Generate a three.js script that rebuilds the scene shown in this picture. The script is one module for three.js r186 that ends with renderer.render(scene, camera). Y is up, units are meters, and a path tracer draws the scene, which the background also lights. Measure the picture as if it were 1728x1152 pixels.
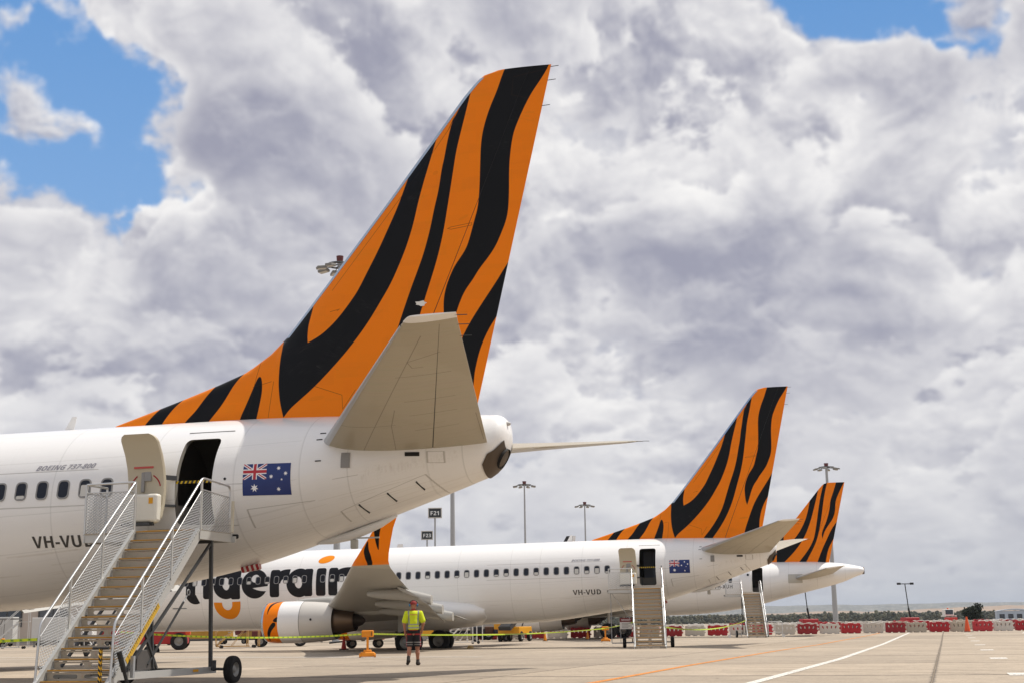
import * as THREE from 'three';
import { mergeGeometries } from 'three/addons/utils/BufferGeometryUtils.js';
import { RoundedBoxGeometry } from 'three/addons/geometries/RoundedBoxGeometry.js';
import { MarchingCubes } from 'three/addons/objects/MarchingCubes.js';
import { Brush, Evaluator, SUBTRACTION } from 'three-bvh-csg';

// ---------------------------------------------------------------- camera, sky, sun, exposure
const scene = new THREE.Scene();
const camera = new THREE.PerspectiveCamera(28.09, 1024 / 682, 0.1, 12000);
camera.rotation.order = 'YXZ';
camera.position.set(0, 1.152, 0);
camera.rotation.set(THREE.MathUtils.degToRad(11.7255), 0, THREE.MathUtils.degToRad(-0.891));
const renderer = new THREE.WebGLRenderer({ antialias: true });
renderer.setSize(1024, 682);
renderer.toneMapping = THREE.LinearToneMapping;
renderer.toneMappingExposure = 1.0;
renderer.shadowMap.enabled = true;

const SUN = new THREE.Vector3(0.5, 1, -0.2).normalize();
const sun = new THREE.DirectionalLight(0xfff8ef, 4.4);
sun.name = 'sun';
sun.position.copy(SUN).multiplyScalar(200);
sun.castShadow = true;
sun.shadow.mapSize.set(4096, 4096);
Object.assign(sun.shadow.camera, { left: -90, right: 90, top: 90, bottom: -90, near: 10, far: 600 });
scene.add(sun);
sun.target.position.set(5, 0, -60); sun.position.add(sun.target.position); scene.add(sun.target);

// seeded random numbers and gradient noise
function mulberry(a) { return () => { a |= 0; a = a + 0x6D2B79F5 | 0; let t = Math.imul(a ^ a >>> 15, 1 | a); t = t + Math.imul(t ^ t >>> 7, 61 | t) ^ t; return ((t ^ t >>> 14) >>> 0) / 4294967296; }; }
const PERM = new Uint8Array(512), GX = new Float32Array(256), GY = new Float32Array(256);
{ const r = mulberry(77), p = [...Array(256).keys()]; for (let i = 255; i > 0; i--) { const j = Math.floor(r() * (i + 1)); [p[i], p[j]] = [p[j], p[i]]; } for (let i = 0; i < 512; i++) PERM[i] = p[i & 255]; for (let i = 0; i < 256; i++) { const a = r() * 6.2832; GX[i] = Math.cos(a); GY[i] = Math.sin(a); } }
function noise(x, y) {
  const xi = Math.floor(x), yi = Math.floor(y), fx = x - xi, fy = y - yi, X = xi & 255, Y = yi & 255;
  const u = fx * fx * fx * (fx * (fx * 6 - 15) + 10), v = fy * fy * fy * (fy * (fy * 6 - 15) + 10);
  const a = PERM[PERM[X] + Y], b = PERM[PERM[X + 1] + Y], c = PERM[PERM[X] + Y + 1], d = PERM[PERM[X + 1] + Y + 1];
  const n00 = GX[a] * fx + GY[a] * fy, n10 = GX[b] * (fx - 1) + GY[b] * fy, n01 = GX[c] * fx + GY[c] * (fy - 1), n11 = GX[d] * (fx - 1) + GY[d] * (fy - 1);
  return (n00 + (n10 - n00) * u + (n01 + (n11 - n01) * u - n00 - (n10 - n00) * u) * v) * 1.5;
}
function fbm(x, y, oct, gain = 0.5) { let s = 0, a = 1, t = 0; for (let i = 0; i < oct; i++) { s += a * noise(x, y); t += a; a *= gain; const nx = x * 1.62 - y * 1.21, ny = x * 1.21 + y * 1.62; x = nx + 17.3; y = ny + 9.1; } return s / t; }
function billow(x, y, oct, gain = 0.55) { let s = 0, a = 1, t = 0; for (let i = 0; i < oct; i++) { s += a * (1 - 2 * Math.abs(noise(x, y))); t += a; a *= gain; const nx = x * 1.62 - y * 1.21, ny = x * 1.21 + y * 1.62; x = nx + 5.7; y = ny + 31.9; } return s / t; }
const clamp = THREE.MathUtils.clamp, smooth = THREE.MathUtils.smoothstep, lerp = THREE.MathUtils.lerp;
// a summer sky of broken cumulus: blue air, a pale back deck, puffy front clouds, haze at the horizon.
// Gaps in the cloud, as [azimuth, elevation, half width, half height (degrees), strength]; the same cloud field runs all the way round.
{
  const W = 4096, H = 2048, data = new Float32Array(W * H * 4), D2R = Math.PI / 180;
  const gaps = [[-20.5, 23.4, 3.2, 2.4, 1.2], [-17.4, 21.6, 2.6, 1.5, 1.15], [-19.2, 18.9, 3.4, 1.7, 1.0], [-16.2, 17.6, 1.5, 1.5, 0.8], [-5.2, 26.0, 1.2, 0.7, 0.6], [13.2, 25.4, 1.6, 1.2, 1.0], [15.6, 24.2, 1.9, 1.1, 1.1], [19.8, 23.4, 1.8, 1.3, 1.05], [18.5, 25.8, 4, 1.4, 1.1], [-13.4, 17.4, 0.9, 1.0, 0.5],
    [58, 31, 6, 4, 1], [-62, 27, 7, 4, 1], [100, 35, 9, 6, 1.1], [150, 24, 7, 4, 1], [-120, 33, 8, 6, 1.1], [-165, 40, 8, 6, 1], [20, 50, 7, 6, 1], [-40, 55, 8, 6, 1]];
  // heavier and lighter parts of the cloud cover, as [azimuth, elevation, half width, half height, thickness]
  const masses = [[-10.5, 20.5, 6, 2.6, -0.26], [-5.5, 17.5, 4.5, 2.2, -0.16], [7, 15.6, 8, 1.5, -0.24], [14, 14.6, 6, 1.6, -0.2], [16, 20.5, 6, 2.6, 0.13], [3, 21.5, 4, 3, 0.06], [-15, 14.4, 6, 2.6, 0.12], [-18, 10.6, 5, 0.9, -0.15], [8, 11.4, 9, 0.8, -0.14], [2, 8.5, 5, 0.9, 0.1], [14, 9.5, 6, 0.8, -0.12]];
  const K = 9 * D2R;
  const tOf = (el) => 7.0 * Math.exp(-(1.02 * el + 2.3 * K * (1 - Math.exp(-el / K))));
  // three decks of cumulus, far to near: [scale, offset, threshold, edge softness]
  const decks = [[2.3, 11.3, 0.16, 0.16], [1.45, 4.1, 0.06, 0.15], [0.95, 27.7, -0.06, 0.13], [3.4, 41.3, -0.16, 0.34]];
  const shape = (az, el, sc, off, oct) => {
    const t = tOf(Math.max(el, 0)) * sc, px = Math.sin(az) * t + off, py = -Math.cos(az) * t - off * 1.7;
    const wx = noise(px * 1.9 + 3.1, py * 1.9), wy = noise(px * 1.9 - 7.7, py * 1.9 + 4.2);
    const x = px + wx * 0.10, y = py + wy * 0.10;
    return 0.80 * fbm(x * 0.95, y * 0.95, 2, 0.5) + 0.40 * billow(x * 2.1 + 2.2, y * 2.1, oct, 0.56);
  };
  const tone = (v) => { v = clamp(v, 0, 1); return [lerp(0.345, 0.98, v), lerp(0.35, 0.965, v), lerp(0.44, 0.95, v)]; };
  const radiance = (el, phi, out, k) => {                        // direction (cos phi, ., sin phi)
      const eld = el / D2R;
      let r, g, b;
      if (eld < -1) { r = 0.42; g = 0.40; b = 0.38; }
      else {
        const az = Math.atan2(Math.cos(phi), -Math.sin(phi)), azd = az / D2R;
        const near = Math.abs(azd) < 34 && eld < 34, oct = near ? 6 : 3;
        const t = tOf(Math.max(el, 0)), px = Math.sin(az) * t, py = -Math.cos(az) * t;
        const up = smooth(eld, 0, 38);
        r = lerp(0.30, 0.085, up); g = lerp(0.50, 0.265, up); b = lerp(0.80, 0.62, up);
        let hole = 0;
        for (const [ga, ge, gw, gh, gs] of gaps) { const u = (azd - ga) / gw, v = (eld - ge) / gh, q = u * u + v * v; if (q < 6) hole += gs * Math.exp(-q); }
        hole = Math.min(hole, 1.15);
        hole += 0.22 * smooth(eld, 30, 52) * (0.7 + 0.6 * noise(px * 1.3 + 5, py * 1.3));      // overhead one looks up through the gaps
        let mass = -0.15;
        if (near) for (const [ga, ge, gw, gh, gs] of masses) { const u = (azd - ga) / gw, v = (eld - ge) / gh, q = u * u + v * v; if (q < 6) mass += gs * Math.exp(-q); }
        else mass += 0.16 * noise(px * 0.9, py * 0.9);
        const fine = fbm(px * 15, py * 15, near ? 5 : 2, 0.62), wisp = fbm(px * 5 + 9, py * 5, near ? 5 : 2, 0.6);
        const squash = 1 / (1 + 1.6 * Math.exp(-Math.max(eld, 0) / 9));
        // pale veil behind
        const veil = smooth(0.95 + 1.1 * wisp + 0.35 * fine - 1.75 * hole, 0.0, 0.55) * 0.96, [vr, vg, vb] = tone(0.52 + mass * 0.5 + 0.45 * wisp + 0.18 * fine);
        r = lerp(r, vr, veil); g = lerp(g, vg, veil); b = lerp(b, vb, veil);
        for (let n = 0; n < 4; n++) {
          const [sc, off, th, soft] = decks[n];
          const f = shape(az, el, sc, off, oct);
          const dens = f + th - [0.95, 0.95, 1.4, 0.12][n] * hole + (n === 3 ? 0.3 : 0.14) * wisp + 0.07 * fine;
          const cov = smooth(dens, 0.0, soft) * (n === 3 ? 0.35 + 0.6 * smooth(hole, 0.2, 0.8) : 1);
          if (cov <= 0) continue;
          const d1 = 0.8 * D2R * squash / sc, d2 = 2.6 * D2R * squash / sc;
          const f1 = shape(az + 0.6 * d1, el + d1, sc, off, near ? 5 : 3), f2 = shape(az + 0.4 * d2, el + d2, sc, off, 2);
          const thick = smooth(dens, 0.1, 0.95);
          let lit = 0.55 + mass * (n === 2 ? 1.1 : 0.8) + 1.05 * (f - f1) + 0.5 * (f - f2) - 0.40 * thick + 0.13 * wisp + 0.12 * fine + 0.28 * (1 - smooth(dens, 0, 0.26)) + (n === 3 ? 0.02 : 0);
          lit = lerp(0.60, lit, 0.55 + 0.45 * smooth(eld, 3, 15)); lit = clamp(lit + 0.045, 0, 1); lit = lit * 0.5 + 0.5 * lit * lit * (3 - 2 * lit);
          const [cr, cg, cb] = tone(lit);
          r = lerp(r, cr, cov); g = lerp(g, cg, cov); b = lerp(b, cb, cov);
        }
        const hz = Math.exp(-Math.max(eld, 0) / 3.4) * 0.92;       // haze towards the horizon
        r = lerp(r, 0.475, hz); g = lerp(g, 0.495, hz); b = lerp(b, 0.545, hz);
      }
      out[k] = r; out[k + 1] = g; out[k + 2] = b; out[k + 3] = 1;
  };
  // every fourth direction all the way round, blended between; each one in the part that is seen sharply
  const Q = 4, w4 = W / Q, h4 = H / Q, coarse = new Float32Array(w4 * h4 * 4);
  for (let j = 0; j < h4; j++) for (let i = 0; i < w4; i++) radiance(((j + 0.5) / h4 - 0.5) * Math.PI, ((i + 0.5) / w4 - 0.5) * 2 * Math.PI, coarse, (j * w4 + i) * 4);
  for (let j = 0; j < H; j++) { const el = ((j + 0.5) / H - 0.5) * Math.PI; for (let i = 0; i < W; i++) {
    const k = (j * W + i) * 4, phi = ((i + 0.5) / W - 0.5) * 2 * Math.PI, azd = Math.abs(Math.atan2(Math.cos(phi), -Math.sin(phi))) / D2R;
    if (azd < 32 && el > -0.03 && el < 32 * D2R) { radiance(el, phi, data, k); continue; }
    const fx = (i + 0.5) / Q - 0.5, fy = clamp((j + 0.5) / Q - 0.5, 0, h4 - 1.001), x0 = Math.floor(fx), y0 = Math.floor(fy), u = fx - x0, v = fy - y0, X0 = (x0 + w4) % w4, X1 = (x0 + 1) % w4;
    for (let c = 0; c < 4; c++) data[k + c] = lerp(lerp(coarse[(y0 * w4 + X0) * 4 + c], coarse[(y0 * w4 + X1) * 4 + c], u), lerp(coarse[((y0 + 1) * w4 + X0) * 4 + c], coarse[((y0 + 1) * w4 + X1) * 4 + c], u), v);
  } }
  const tex = new THREE.DataTexture(data, W, H, THREE.RGBAFormat, THREE.FloatType);
  tex.mapping = THREE.EquirectangularReflectionMapping; tex.magFilter = THREE.LinearFilter; tex.minFilter = THREE.LinearFilter; tex.needsUpdate = true;
  scene.background = tex; scene.environment = tex;
}
// ---------------------------------------------------------------- helpers
const V = (x, y, z) => new THREE.Vector3(x, y, z), rnd = mulberry(4711), PI = Math.PI;
const names = {};
function numbered(n) { const k = names[n] = (names[n] ?? -1) + 1; return k ? n + '_' + String(k).padStart(3, '0') : n; }
function shadows(o) { o.traverse((m) => { if (m.isMesh) { m.castShadow = true; m.receiveShadow = true; } }); return o; }
function tag(o, label, category, group, kind) { if (label) o.userData.label = label; if (category) o.userData.category = category; if (group) o.userData.group = group; if (kind) o.userData.kind = kind; return o; }
function thing(name, label, category, [x, y, z] = [0, 0, 0], turn = 0, group) { const o = new THREE.Group(); o.name = numbered(name); o.position.set(x, y, z); o.rotation.y = turn; scene.add(o); return tag(o, label, category, group); }
function flat(list) { return list.map((g) => { const n = g.index ? g.toNonIndexed() : g; for (const k of Object.keys(n.attributes)) if (!['position', 'normal', 'uv'].includes(k)) n.deleteAttribute(k); if (!n.attributes.uv) n.setAttribute('uv', new THREE.BufferAttribute(new Float32Array(n.attributes.position.count * 2), 2)); n.clearGroups?.(); return n; }); }
function part(name, geo, mat, parent) { const g = Array.isArray(geo) ? (geo.length > 1 ? mergeGeometries(flat(geo)) : geo[0]) : geo; const m = new THREE.Mesh(g, mat); m.name = parent === scene ? numbered(name) : name; m.castShadow = m.receiveShadow = true; parent.add(m); return m; }
function struct(name, geo, mat) { const m = part(name, geo, mat, scene); m.userData.kind = 'structure'; return m; }
function clone(src, label, pos, turn, group) { const c = src.clone(); c.userData = { ...src.userData }; c.name = numbered(src.name.replace(/_\d{3}$/, '')); scene.add(c); if (pos) c.position.set(...pos); if (turn !== undefined) c.rotation.y = turn; if (label) c.userData.label = label; if (group) c.userData.group = group; return c; }
function place(g, x, y, z, rx = 0, ry = 0, rz = 0) { g.applyMatrix4(new THREE.Matrix4().compose(V(x, y, z), new THREE.Quaternion().setFromEuler(new THREE.Euler(rx, ry, rz)), V(1, 1, 1))); return g; }
const box = (w, h, d, x = 0, y = 0, z = 0, rx = 0, ry = 0, rz = 0) => place(new THREE.BoxGeometry(w, h, d), x, y, z, rx, ry, rz);
const rbox = (w, h, d, r, x = 0, y = 0, z = 0, rx = 0, ry = 0, rz = 0) => place(new RoundedBoxGeometry(w, h, d, 2, r), x, y, z, rx, ry, rz);
const cyl = (r0, r1, h, n, x = 0, y = 0, z = 0, rx = 0, ry = 0, rz = 0) => place(new THREE.CylinderGeometry(r0, r1, h, n), x, y, z, rx, ry, rz);
function bar(a, b, r, n = 8, r2 = r) { const d = b.clone().sub(a), g = new THREE.CylinderGeometry(r2, r, d.length(), n); g.applyQuaternion(new THREE.Quaternion().setFromUnitVectors(V(0, 1, 0), d.normalize())); const m = a.clone().add(b).multiplyScalar(0.5); g.translate(m.x, m.y, m.z); return g; }
function beam(a, b, w, h, up = V(0, 1, 0)) { const d = b.clone().sub(a), L = d.length(), x = d.normalize(); let z = x.clone().cross(up); if (z.lengthSq() < 1e-6) z = x.clone().cross(V(1, 0, 0)); z.normalize(); const y = z.clone().cross(x); const g = new THREE.BoxGeometry(L, h, w); g.applyMatrix4(new THREE.Matrix4().makeBasis(x, y, z)); const m = a.clone().add(b).multiplyScalar(0.5); g.translate(m.x, m.y, m.z); return g; }
function tube(pts, r, seg = 8, n = 6, tension = 0.5) { return new THREE.TubeGeometry(new THREE.CatmullRomCurve3(pts, false, 'catmullrom', tension), seg * (pts.length - 1), r, n, false); }
function bentTube(pts, r, bend = 0.08, n = 8) { const c = new THREE.CurvePath(); let a = pts[0]; for (let i = 1; i < pts.length; i++) { const p = pts[i]; if (i === pts.length - 1) { c.add(new THREE.LineCurve3(a, p)); break; } const d0 = p.clone().sub(a), d1 = pts[i + 1].clone().sub(p), q0 = p.clone().addScaledVector(d0.normalize(), -bend), q1 = p.clone().addScaledVector(d1.normalize(), bend); c.add(new THREE.LineCurve3(a, q0)); c.add(new THREE.QuadraticBezierCurve3(q0, p, q1)); a = q1; }
  const out = [], N = 5; for (const k of c.curves) { const m = k.isLineCurve3 ? 1 : N; for (let i = out.length ? 1 : 0; i <= m; i++) out.push(k.getPoint(i / m)); }
  const list = []; for (let i = 1; i < out.length; i++) { list.push(bar(out[i - 1], out[i], r, n)); if (i < out.length - 1) list.push(place(new THREE.SphereGeometry(r, n, 6), out[i].x, out[i].y, out[i].z)); } return mergeGeometries(flat(list)); }
function quadGeo(pts, uv) { const g = new THREE.BufferGeometry(); g.setAttribute('position', new THREE.Float32BufferAttribute(pts.flatMap((p) => [p.x, p.y, p.z]), 3)); g.setAttribute('uv', new THREE.Float32BufferAttribute(uv ?? [0, 0, 1, 0, 1, 1, 0, 1], 2)); g.setIndex([0, 1, 2, 0, 2, 3]); g.computeVertexNormals(); return g; }
function creased(g, angle) { // vertex normals shared only between faces that meet at less than the angle
  const n = g.index ? g.toNonIndexed() : g, p = n.attributes.position, map = new Map(), fn = []; const a = V(0, 0, 0), b = V(0, 0, 0), c = V(0, 0, 0);
  for (let i = 0; i < p.count; i += 3) { a.fromBufferAttribute(p, i); b.fromBufferAttribute(p, i + 1); c.fromBufferAttribute(p, i + 2); const q = b.clone().sub(a).cross(c.clone().sub(a)); fn.push(q); for (let k = 0; k < 3; k++) { const h = [p.getX(i + k), p.getY(i + k), p.getZ(i + k)].map((v) => Math.round(v * 2000)).join(); (map.get(h) ?? map.set(h, []).get(h)).push(i / 3); } }
  const un = fn.map((q) => q.clone().normalize()), cosA = Math.cos(angle), out = new Float32Array(p.count * 3);
  for (let i = 0; i < p.count; i++) { const f = Math.floor(i / 3), h = [p.getX(i), p.getY(i), p.getZ(i)].map((v) => Math.round(v * 2000)).join(), s = V(0, 0, 0); for (const o of map.get(h)) if (un[o].dot(un[f]) > cosA) s.add(fn[o]); if (s.lengthSq() < 1e-16) s.copy(un[f]); s.normalize(); out.set([s.x, s.y, s.z], i * 3); }
  n.setAttribute('normal', new THREE.BufferAttribute(out, 3)); return n;
}
function loft(rings, { uv = (p) => [p.x, p.y], caps = true, crease = 0.7, closed = true } = {}) {
  const pos = [], uvs = [], idx = [], n = rings[0].length;
  rings.forEach((r) => r.forEach((p) => { pos.push(p.x, p.y, p.z); uvs.push(...uv(p)); }));
  for (let i = 0; i < rings.length - 1; i++) for (let j = 0; j < (closed ? n : n - 1); j++) { const a = i * n + j, b = i * n + (j + 1) % n, c = a + n, d = b + n; idx.push(a, b, d, a, d, c); }
  if (caps) for (const [i, f] of [[0, 1], [rings.length - 1, 0]]) { const c = rings[i].reduce((s, p) => s.add(p), V(0, 0, 0)).multiplyScalar(1 / n), k = pos.length / 3; pos.push(c.x, c.y, c.z); uvs.push(...uv(c)); for (let j = 0; j < n; j++) { const a = i * n + j, b = i * n + (j + 1) % n; f ? idx.push(k, b, a) : idx.push(k, a, b); } }
  const g = new THREE.BufferGeometry(); g.setAttribute('position', new THREE.Float32BufferAttribute(pos, 3)); g.setAttribute('uv', new THREE.Float32BufferAttribute(uvs, 2)); g.setIndex(idx); g.computeVertexNormals();
  return crease ? creased(g, crease) : g;
}
function lathe(profile, n = 32) { return new THREE.LatheGeometry(profile.map(([r, y]) => new THREE.Vector2(r, y)), n); }
function canvasTex(w, h, draw, { repeat, srgb = true, aniso = 8 } = {}) { const c = document.createElement('canvas'); c.width = w; c.height = h; const x = c.getContext('2d'); draw(x, w, h); const t = new THREE.CanvasTexture(c); if (srgb) t.colorSpace = THREE.SRGBColorSpace; t.anisotropy = aniso; if (repeat) { t.wrapS = t.wrapT = THREE.RepeatWrapping; t.repeat.set(...repeat); } return t; }
function dataTex(w, h, f, { srgb = true, wrap = true } = {}) { const d = new Uint8Array(w * h * 4); for (let j = 0; j < h; j++) for (let i = 0; i < w; i++) { const v = f(i / w, j / h, i, j), k = (j * w + i) * 4; d[k] = clamp(v[0], 0, 255); d[k + 1] = clamp(v[1], 0, 255); d[k + 2] = clamp(v[2], 0, 255); d[k + 3] = 255; } const t = new THREE.DataTexture(d, w, h); if (srgb) t.colorSpace = THREE.SRGBColorSpace; if (wrap) t.wrapS = t.wrapT = THREE.RepeatWrapping; t.magFilter = THREE.LinearFilter; t.minFilter = THREE.LinearMipmapLinearFilter; t.generateMipmaps = true; t.anisotropy = 8; t.needsUpdate = true; return t; }
const mat = (color, roughness = 0.6, metalness = 0, o = {}) => new THREE.MeshStandardMaterial({ color, roughness, metalness, ...o });
const phys = (color, roughness, o = {}) => new THREE.MeshPhysicalMaterial({ color, roughness, ...o });
// interpolation through [x, y...] rows
function spline(rows, c) { return (x) => { let i = 0; while (i < rows.length - 2 && x > rows[i + 1][0]) i++; const p = (k) => rows[clamp(k, 0, rows.length - 1)], a = p(i), b = p(i + 1), h = b[0] - a[0] || 1, t = clamp((x - a[0]) / h, 0, 1); const sl = (q, r) => (r[0] === q[0] ? 0 : (r[c] - q[c]) / (r[0] - q[0])); const m0 = i === 0 ? sl(a, b) : (sl(p(i - 1), a) * (b[0] - a[0]) + sl(a, b) * (a[0] - p(i - 1)[0])) / (b[0] - p(i - 1)[0]), m1 = i + 2 > rows.length - 1 ? sl(a, b) : (sl(a, b) * (p(i + 2)[0] - b[0]) + sl(b, p(i + 2)) * (b[0] - a[0])) / (p(i + 2)[0] - a[0]); const t2 = t * t, t3 = t2 * t; return (2 * t3 - 3 * t2 + 1) * a[c] + (t3 - 2 * t2 + t) * h * m0 + (-2 * t3 + 3 * t2) * b[c] + (t3 - t2) * h * m1; }; }
const linear = (rows, c = 1) => (x) => { let i = 0; while (i < rows.length - 2 && x > rows[i + 1][0]) i++; const a = rows[i], b = rows[i + 1]; return lerp(a[c], b[c], clamp((x - a[0]) / (b[0] - a[0]), 0, 1)); };

// ---------------------------------------------------------------- materials
const M = {
  steel: mat(0x9a9b9b, 0.38, 0.75), galv: mat(0xa2a4a5, 0.5, 0.3), alu: mat(0xc9cac9, 0.32, 0.8), aluDull: mat(0xbfbfbb, 0.5, 0.4), darkSteel: mat(0x4c4d4e, 0.55, 0.5),
  rubber: mat(0x151515, 0.85), black: mat(0x101011, 0.55), darkGrey: mat(0x2c2c2d, 0.7), grey: mat(0x7d7c79, 0.7), lightGrey: mat(0xb5b3ae, 0.6), white: mat(0xdedcd6, 0.5), cream: mat(0xcfc8b4, 0.6),
  yellow: mat(0xd99a12, 0.5), amber: mat(0xe08a0c, 0.5), red: mat(0xa51d22, 0.55), brightRed: mat(0xc4332b, 0.55), orange: mat(0xd9531e, 0.55), blue: mat(0x1c3f86, 0.5), maroon: mat(0x5e2422, 0.6),
  glass: phys(0x1b2733, 0.08, { metalness: 0, clearcoat: 1, clearcoatRoughness: 0.05 }), tyre: mat(0x1a1918, 0.9), rim: mat(0x8d8c88, 0.45, 0.5), green: mat(0x40503a, 0.8),
};
// ---------------------------------------------------------------- the apron: concrete slabs with tarred joints on a gentle fall
const GRID = THREE.MathUtils.degToRad(17.14), GU = [Math.cos(GRID), Math.sin(GRID)], GV = [Math.sin(GRID), -Math.cos(GRID)];   // u along the aircraft, v away from the camera (x, z)
const uvToXZ = (u, v) => [u * GU[0] + v * GV[0], u * GU[1] + v * GV[1]];
const fall = linear([[-1e4, 0.185], [18.2, 0.185], [26.5, 0.15], [68, 0], [1e5, 0]]);
const groundY = (x, z) => fall(x * GV[0] + z * GV[1]);
const concrete = [0, 1, 2, 3].map((n) => dataTex(512, 512, (u, v) => {
  const o = n * 31.7, a = fbm(u * 5 + o, v * 5, 4), b = fbm(u * 40 + o, v * 40, 3), c = fbm(u * 170 + o, v * 170, 2), blot = smooth(fbm(u * 9 + 40 + o, v * 9 + 3, 4), 0.22, 0.5);
  const streak = fbm(u * 3 + o, v * 26 + 8, 3);
  let l = 158 + a * 16 + b * 12 + c * 20 + streak * 4 - blot * 13 + (n - 1.5) * 5;
  const eu = Math.min(u, 1 - u) * 8.3, ev = Math.min(v, 1 - v) * 8.3;                 // tar and tyre dirt along the joints, ragged
  const w = 0.035 + 0.05 * fbm(u * 30 + o, v * 30, 3) + 0.02 * b;
  const tar = Math.max(smooth(w - eu, -0.03, 0.03), smooth(w * 1.9 + 0.05 - ev, -0.05, 0.05)), oil = smooth(fbm(u * 21 + o * 3, v * 21, 4), 0.42, 0.6);
  l -= oil * 38;
  l = lerp(l, 84 + 18 * b, tar * 0.8);
  return [l * 1.0, l * 0.915, l * 0.80];
}));
const concreteMats = concrete.map((map) => new THREE.MeshStandardMaterial({ map, roughness: 0.92 }));
const farConcrete = dataTex(512, 512, (u, v) => { const w = (f) => { const a = fbm(u * f, v * f, 4), b = fbm((u - 1) * f, v * f, 4), c = fbm(u * f, (v - 1) * f, 4), d = fbm((u - 1) * f, (v - 1) * f, 4); return lerp(lerp(a, b, u), lerp(c, d, u), v); }; const l = 156 + w(6) * 26 + w(40) * 16; return [l, l * 0.915, l * 0.805]; });
farConcrete.repeat.set(60, 60);
{
  const base = new THREE.PlaneGeometry(2, 2); // rows of apron far to the sides: one sheet below the slabs
  const rows = [-300, 18.2, 26.5, 68, 900], pos = [], idx = [], uv = [];
  rows.forEach((v, i) => { for (const u of [-700, 700]) { const [x, z] = uvToXZ(u, v); pos.push(x, fall(v) - 0.03, z); uv.push(u / 600, v / 600); } if (i) { const k = i * 2; idx.push(k - 2, k - 1, k + 1, k - 2, k + 1, k); } });
  const g = new THREE.BufferGeometry(); g.setAttribute('position', new THREE.Float32BufferAttribute(pos, 3)); g.setAttribute('uv', new THREE.Float32BufferAttribute(uv, 2)); g.setIndex(idx); g.computeVertexNormals(); base.dispose();
  const apron = struct('apron', g, new THREE.MeshStandardMaterial({ map: farConcrete, roughness: 0.95 }));
  const S = 8.3, J = 0.012, slabGeos = new Map();
  const cells = [];
  for (let r = -2; r <= 11; r++) for (let c = -9; c <= 8; c++) {
    const v0 = 26.5 + r * S, u0 = -0.29 + c * S, [cx, cz] = uvToXZ(u0 + S / 2, v0 + S / 2);
    if (Math.abs(cx) > -cz * 0.40 + 13 || -cz < 6) continue;
    cells.push([r, c, u0, v0, cx, cz]);
  }
  for (const [r, c, u0, v0, cx, cz] of cells) {
    if (!slabGeos.has(r)) { // a slab lies between two joints, so it is flat; chamfered rim, 3 cm proud of the bed
      const y0 = fall(v0), y1 = fall(v0 + S), p = [], uvs = [], ix = [], ring = (d, dy) => { for (const [a, b] of [[0, 0], [1, 0], [1, 1], [0, 1]]) { const uu = (a ? S - d : d) - S / 2, vv = (b ? S - d : d), y = lerp(y0, y1, vv / S) + dy; p.push(uu * GU[0] + (vv - S / 2) * GV[0], y, uu * GU[1] + (vv - S / 2) * GV[1]); uvs.push((uu + S / 2) / S, vv / S); } };
      ring(J, -0.029); ring(J, -0.006); ring(J + 0.008, 0); ix.push(8, 9, 10, 8, 10, 11); for (const o of [0, 4]) for (let k = 0; k < 4; k++) { const n = (k + 1) % 4; ix.push(o + k, o + n, o + n + 4, o + k, o + n + 4, o + k + 4); }
      let g2 = new THREE.BufferGeometry(); g2.setAttribute('position', new THREE.Float32BufferAttribute(p, 3)); g2.setAttribute('uv', new THREE.Float32BufferAttribute(uvs, 2)); g2.setIndex(ix); g2 = creased(g2, 0.2); slabGeos.set(r, g2);
    }
    const m = part('slab', slabGeos.get(r), concreteMats[Math.floor(rnd() * 4)], apron); m.position.set(cx, 0, cz);
  }
}
// paint: strips laid 5 mm above the slabs, following the fall, worn through in places
const wear = (rgb, seed, amount) => canvasTex(256, 64, (x, w, h) => { const im = x.createImageData(w, h); for (let j = 0; j < h; j++) for (let i = 0; i < w; i++) { const k = (j * w + i) * 4, n = fbm(i / 14 + seed, j / 9, 4), t = 1 - amount * smooth(n, 0.1, 0.4); im.data[k] = rgb[0] * (0.94 + 0.1 * n); im.data[k + 1] = rgb[1] * (0.94 + 0.1 * n); im.data[k + 2] = rgb[2] * (0.94 + 0.1 * n); im.data[k + 3] = 255 * clamp(t, 0, 1); } x.putImageData(im, 0, 0); });
const paintWhite = new THREE.MeshStandardMaterial({ map: wear([228, 224, 214], 3, 0.75), transparent: true, roughness: 0.8 }), paintOrange = new THREE.MeshStandardMaterial({ map: wear([222, 140, 52], 9, 0.8), transparent: true, roughness: 0.8 }), paintTar = new THREE.MeshStandardMaterial({ map: wear([52, 48, 44], 15, 0.5), transparent: true, roughness: 0.9 });
for (const m of [paintWhite, paintOrange, paintTar]) { m.map.wrapS = THREE.RepeatWrapping; }
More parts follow.
